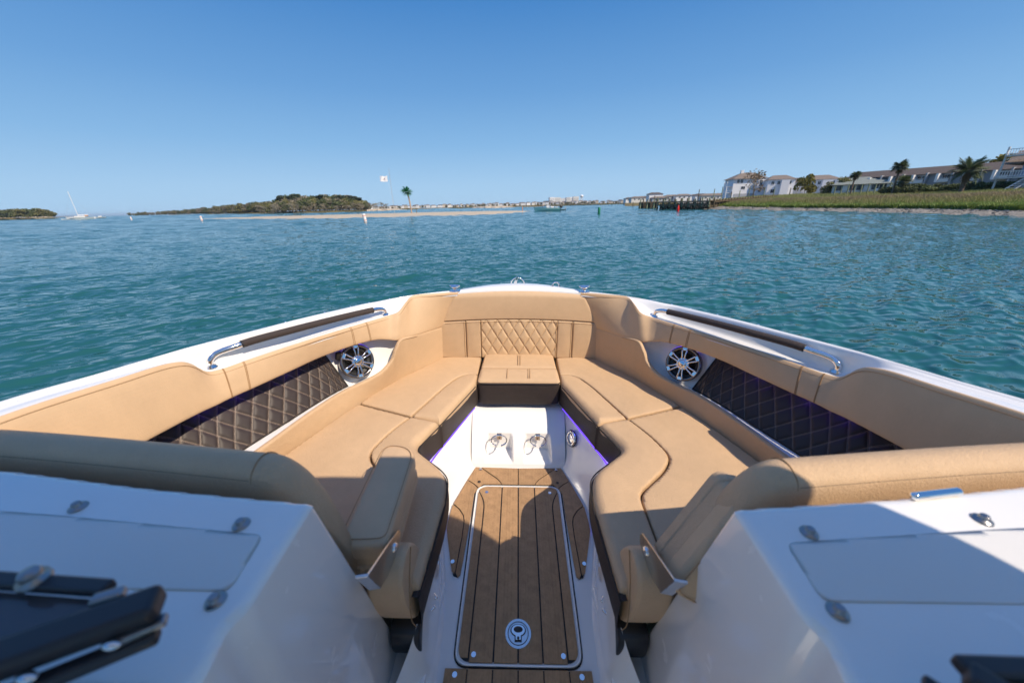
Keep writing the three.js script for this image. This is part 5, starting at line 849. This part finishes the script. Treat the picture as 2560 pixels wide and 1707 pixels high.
// ------------------------------------------------------------------ sandbar palm, flag, buoys, boats, people
palm('artificial green palm standing on the sandbar', -15.9, 140, .35, 8.3, { crown: 2.2, n: 40, wide: .36, mats: LEAF.fake, seed: 9, lean: -.9, trunk: .26, trunkMat: std({ color: lin(.40, .30, .23), roughness: .9 }), turn: 0 });
{
  tag(mesh(numbered('marker_post'), cyl(.10, 2.0, 0, -.2), H.oldWood, scene), 'short dark post on the sandbar right of the palm', 'post').position.copy(AT(-15.2, 141, .3));
  const f = thing('flagpole', 'tall thin flagpole with a white flag on the sandbar', 'flagpole', AT(-18.3, 140, .3)); mesh('pole', cyl(.055, 15, 0, -.4, 0, 8), H.grey, f);
  const fl = mesh('flag', grid(24, 12, (u, v) => new THREE.Vector3(-.9 - 2.6 * u, 10.6 + 1.75 * v - .1 * Math.sin(u * 5) - .12 * u, .18 * Math.sin(u * 9 + v * 2) * u)), std({ color: lin(.85, .85, .86), roughness: .8 }), f); fl.userData.label = 'white flag blowing to the left';
  mesh('emblem', grid(8, 6, (u, v) => new THREE.Vector3(-1.75 - .75 * u, 11.2 + .55 * v - .1 * Math.sin((.33 + .29 * u) * 5), .012 + .18 * Math.sin((.33 + .29 * u) * 9 + .8) * (.33 + .29 * u))), std({ color: lin(.50, .40, .40), roughness: .8 }), fl);
  mesh('halyard', tube([new THREE.Vector3(.05, 13.6, .05), new THREE.Vector3(-.85, 12.1, .05), new THREE.Vector3(-.85, 10.7, .05), new THREE.Vector3(.05, 3, .05)], .015, 30, 4), H.trim, f);
}
const buoyWhite = std({ color: lin(.82, .80, .78), roughness: .5 }), orange = std({ color: lin(.72, .14, .03), roughness: .5 });
[[-46.4, 237, 'farthest and leftmost of the three white can buoys'], [-40.6, 148, 'middle one of the three white can buoys'], [-22.4, 72, 'nearest white can buoy, in front of the sandbar']].forEach(([az, d, l], k) => {
  const b = thing('can_buoy', l, 'buoy', AT(az, d, 0), 0, 'white can buoys'); b.rotation.z = R(k === 2 ? 6 : 4);
  mesh('body', new THREE.LatheGeometry([[0, -.4], [.26, -.4], [.27, 1.25], [.22, 1.36], [0, 1.38]].map((p) => new THREE.Vector2(...p)), 20), buoyWhite, b); mesh('band', cyl(.275, .10, 0, 1.02, 0, 20), orange, b); mesh('band', cyl(.275, .08, 0, .25, 0, 20), orange, b);
});
{
  const g = thing('green_can_buoy', 'green can channel buoy in the open water right of the skiff', 'buoy', AT(11.9, 84)); mesh('body', new THREE.LatheGeometry([[0, -.4], [.26, -.4], [.28, .5], [.26, 1.35], [.0, 1.36]].map((p) => new THREE.Vector2(...p)), 20), std({ color: lin(.008, .20, .085), roughness: .5 }), g); mesh('base_float', cyl(.30, .3, 0, -.2, 0, 20), std({ color: lin(.01, .10, .05), roughness: .6 }), g);
  const n = thing('red_nun_buoy', 'red nun buoy floating in front of the timber pier', 'buoy', AT(22.6, 96)); mesh('body', new THREE.LatheGeometry([[0, -.4], [.26, -.4], [.28, .55], [.24, .7], [.14, 1.15], [.1, 1.2], [0, 1.22]].map((p) => new THREE.Vector2(...p)), 20), std({ color: lin(.75, .02, .012), roughness: .45 }), n); mesh('lift_eye', new THREE.TorusGeometry(.09, .03, 8, 16).translate(0, 1.28, 0), std({ color: lin(.6, .02, .012), roughness: .5 }), n);
}
// hull: half-breadth loft along x, bow towards -x
function hullGeo(L, beam, free, draft, rake = .12) { return grid(28, 14, (u, v) => { const x = (u - .5) * L, w = beam / 2 * Math.pow(Math.sin(Math.PI * clamp(lerp(.0, .62, u), 0, 1)), .62), a = (v - .5) * 2, s = Math.sign(a), q = Math.abs(a), sheer = free + .35 * free * (1 - u) ** 2; return new THREE.Vector3(x - rake * L * (1 - u) * (q > .3 ? q : .3) * .6, lerp(-draft * (.4 + .6 * u), sheer, Math.pow(q, .8)), s * w * Math.pow(q, .45)); }); }
// simple posed person: capsules joined into one skin, cut by height for clothes
function person(label, pos, turn, joints, cloth) {
  const res = 44, mc = new MarchingCubes(res, std({}), false, false, 60000), S = 1.05; mc.isolation = 0;
  const sd = (p, a, b, ra, rb) => { const ax = b[0] - a[0], ay = b[1] - a[1], az = b[2] - a[2], t = clamp(((p[0] - a[0]) * ax + (p[1] - a[1]) * ay + (p[2] - a[2]) * az) / (ax * ax + ay * ay + az * az + 1e-9), 0, 1); return Math.hypot(p[0] - a[0] - ax * t, p[1] - a[1] - ay * t, p[2] - a[2] - az * t) - lerp(ra, rb, t); };
  for (let k = 0; k < res; k++) for (let j = 0; j < res; j++) for (let i = 0; i < res; i++) { const p = [(i - res / 2) / (res / 2) * S, (j - res / 2) / (res / 2) * S + .9, (k - res / 2) / (res / 2) * S]; let d = 9; for (const q of joints) { const e = sd(p, ...q), h = clamp(.5 + .5 * (d - e) / .05, 0, 1); d = lerp(d, e, h) - .05 * h * (1 - h); } mc.field[i + j * res + k * res * res] = -d; }
  mc.update(); const n = mc.count, pos_ = mc.positionArray.slice(0, n * 3), nor = mc.normalArray.slice(0, n * 3), col = new Float32Array(n * 3);
  for (let i = 0; i < n; i++) { pos_[i * 3] *= S; pos_[i * 3 + 1] = pos_[i * 3 + 1] * S + .9; pos_[i * 3 + 2] *= S; const c = cloth(pos_[i * 3 + 1], Math.abs(pos_[i * 3])); col.set(c, i * 3); }
  const g = new THREE.BufferGeometry(); g.setAttribute('position', new THREE.BufferAttribute(pos_, 3)); g.setAttribute('normal', new THREE.BufferAttribute(nor, 3)); g.setAttribute('color', new THREE.BufferAttribute(col, 3));
  const m = mesh(numbered('person'), g, std({ vertexColors: true, roughness: .8 }), scene); m.position.copy(pos); m.rotation.y = turn; return tag(m, label, 'person');
}
const stand = [[[0, 1.02, 0], [0, 1.38, 0], .15, .17], [[-.17, 1.40, 0], [.17, 1.40, 0], .075, .075], [[0, 1.42, 0], [0, 1.55, .01], .055, .055], [[0, 1.62, .02], [0, 1.72, .02], .09, .085], [[-.21, 1.38, 0], [-.26, 1.10, .02], .055, .042], [[-.26, 1.10, .02], [-.24, .86, .10], .042, .03], [[.21, 1.38, 0], [.26, 1.10, .02], .055, .042], [[.26, 1.10, .02], [.24, .86, .10], .042, .03], [[-.09, .95, 0], [-.11, .50, .02], .095, .06], [[-.11, .50, .02], [-.11, .08, -.02], .058, .04], [[.09, .95, 0], [.12, .50, .03], .095, .06], [[.12, .50, .03], [.12, .08, 0], .058, .04], [[-.11, .05, -.02], [-.11, .04, .14], .045, .035], [[.12, .05, 0], [.12, .04, .16], .045, .035]];
const skin = [.45, .26, .17];
// aqua skiff nosed onto the end of the sandbar
{
  const P = AT(4.3, 134), t = thing('skiff', 'aqua centre console skiff with canopy nosed onto the sandbar', 'boat', P, R(-4.3) + .05); t.scale.setScalar(1.15);
  mesh('hull', hullGeo(7.6, 2.4, .95, .3), std({ color: lin(.42, .74, .72), roughness: .35 }), t);
  mesh('deck', grid(20, 6, (u, v) => { const x = (u - .5) * 7.4, w = 1.12 * Math.pow(Math.sin(Math.PI * lerp(.02, .62, u)), .62); return new THREE.Vector3(x, .62 + .2 * (1 - u) ** 2, lerp(-w, w, v)); }), H.offwhite, t);
  mesh('console', merge([B(1.0, 1.1, .9, .2, .6, 0), B(.9, .8, .9, 1.5, .6, 0)]), H.white, t); mesh('windscreen', B(.06, .5, .8, -.3, 1.6, 0), H.glass, t);
  mesh('canopy', new RoundedBoxGeometry(2.7, .12, 1.9, 2, .05).translate(.1, 2.85, 0), std({ color: lin(.03, .035, .04), roughness: .6 }), t);
  for (const x of [-.7, .9]) for (const z of [-.7, .7]) mesh('canopy_post', bar(new THREE.Vector3(x, .7, z), new THREE.Vector3(x, 2.85, z * 1.1), .07, .07), H.blue, t);
  mesh('outboard_motor', merge([new RoundedBoxGeometry(.9, .7, .5, 3, .15).rotateZ(-.5).translate(4.1, 1.25, 0), B(.3, 1.2, .3, 3.85, .0, 0)]), std({ color: lin(.02, .02, .022), roughness: .35 }), t);
  mesh('stern_seat', B(.7, .55, 1.5, 2.7, .6, 0), H.white, t);
  const ten = thing('dinghy', 'pale inflatable dinghy floating behind the skiff', 'boat', AT(6.4, 142), R(-6)); mesh('hull', hullGeo(3.2, 1.4, .5, .15), H.offwhite, ten); mesh('outboard_motor', B(.35, .8, .3, 1.5, .3, 0), H.grey, ten);
  const c1 = (y, x) => y > 1.57 ? (y > 1.70 ? [.06, .04, .03] : skin) : y > .98 && x < .22 ? skin : y > .62 && y <= 1.0 && x < .22 ? [.55, .16, .10] : skin;
  person('person in red shorts standing at the bow of the skiff', AT(.55, 131.5, .1), 1.2, stand, c1);
  person('person in a light shirt standing beside the skiff console', AT(3.6, 133.2, .7), 2.4, stand, (y, x) => y > 1.57 ? (y > 1.70 ? [.10, .06, .03] : skin) : y > .98 && x < .24 ? [.62, .50, .42] : y > .55 && x < .23 ? [.12, .13, .18] : skin);
}
// moored sailing boat, its tender and a motor boat beyond
{
  const P = AT(-49.9, 390), t = thing('sailing_boat', 'white sailing boat with bare mast moored off the left shore', 'sailboat', P, R(49.9) - .1);
  mesh('hull', hullGeo(12.5, 3.6, 1.5, .5), H.white, t); mesh('boot_stripe', hullGeo(12.4, 3.66, .12, .3), std({ color: lin(.25, .5, .48), roughness: .5 }), t); mesh('cabin', new RoundedBoxGeometry(5.2, 1.0, 2.2, 3, .3).translate(-.4, 1.9, 0), H.offwhite, t); mesh('deck', B(11, .1, 2.6, .3, 1.35, 0), H.white, t);
  mesh('mast', cyl(.14, 16.5, -1.0, 1.3), H.trim, t); mesh('boom', bar(new THREE.Vector3(-1, 3.0, 0), new THREE.Vector3(3.8, 3.1, 0), .5, .45), H.white, t); mesh('forestay', bar(new THREE.Vector3(-1, 16, 0), new THREE.Vector3(-6.6, 1.7, 0), .05, .05), H.grey, t); mesh('backstay', bar(new THREE.Vector3(-1, 16, 0), new THREE.Vector3(5.9, 1.6, 0), .06, .06), H.grey, t); mesh('spray_hood', new THREE.SphereGeometry(1.1, 14, 8, 0, 6.28, 0, 1.57).scale(1, .9, 1).translate(2.6, 2.0, 0), std({ color: lin(.35, .2, .12), roughness: .8 }), t);
  const d = thing('tender', 'small white tender beside the moored sailing boat', 'boat', AT(-50.9, 385), R(50)); mesh('hull', hullGeo(4.2, 1.6, .7, .2), H.white, d); mesh('thwart', B(.3, .1, 1.2, .5, .5, 0), H.wood, d);
  const m = thing('motor_boat', 'white motor boat on the water right of the sailing boat', 'boat', AT(-48.6, 560), R(49)); mesh('hull', hullGeo(8, 2.6, 1.1, .3), H.white, m); mesh('cabin', new RoundedBoxGeometry(2.6, 1.2, 1.8, 3, .3).translate(0, 1.5, 0), H.offwhite, m);
}
// low jetty running out from the left shore
{ const t = thing('jetty', 'long low jetty running right from the far left shore', 'jetty', AT(-51.6, 820)), e = AT(-50.0, 830).sub(AT(-51.6, 820)); mesh('deck', bar(new THREE.Vector3(0, 2.2, 0), e.clone().setY(2.2), 2, .25), H.wood, t); for (let k = 0; k < 14; k++) mesh('pile', cyl(.2, 4.2, e.x * k / 13, -1, e.z * k / 13, 6), H.oldWood, t); }
// thin sea haze
scene.fog = new THREE.FogExp2(new THREE.Color().setRGB(.55, .68, .85), .00008);
renderer.render(scene, camera);
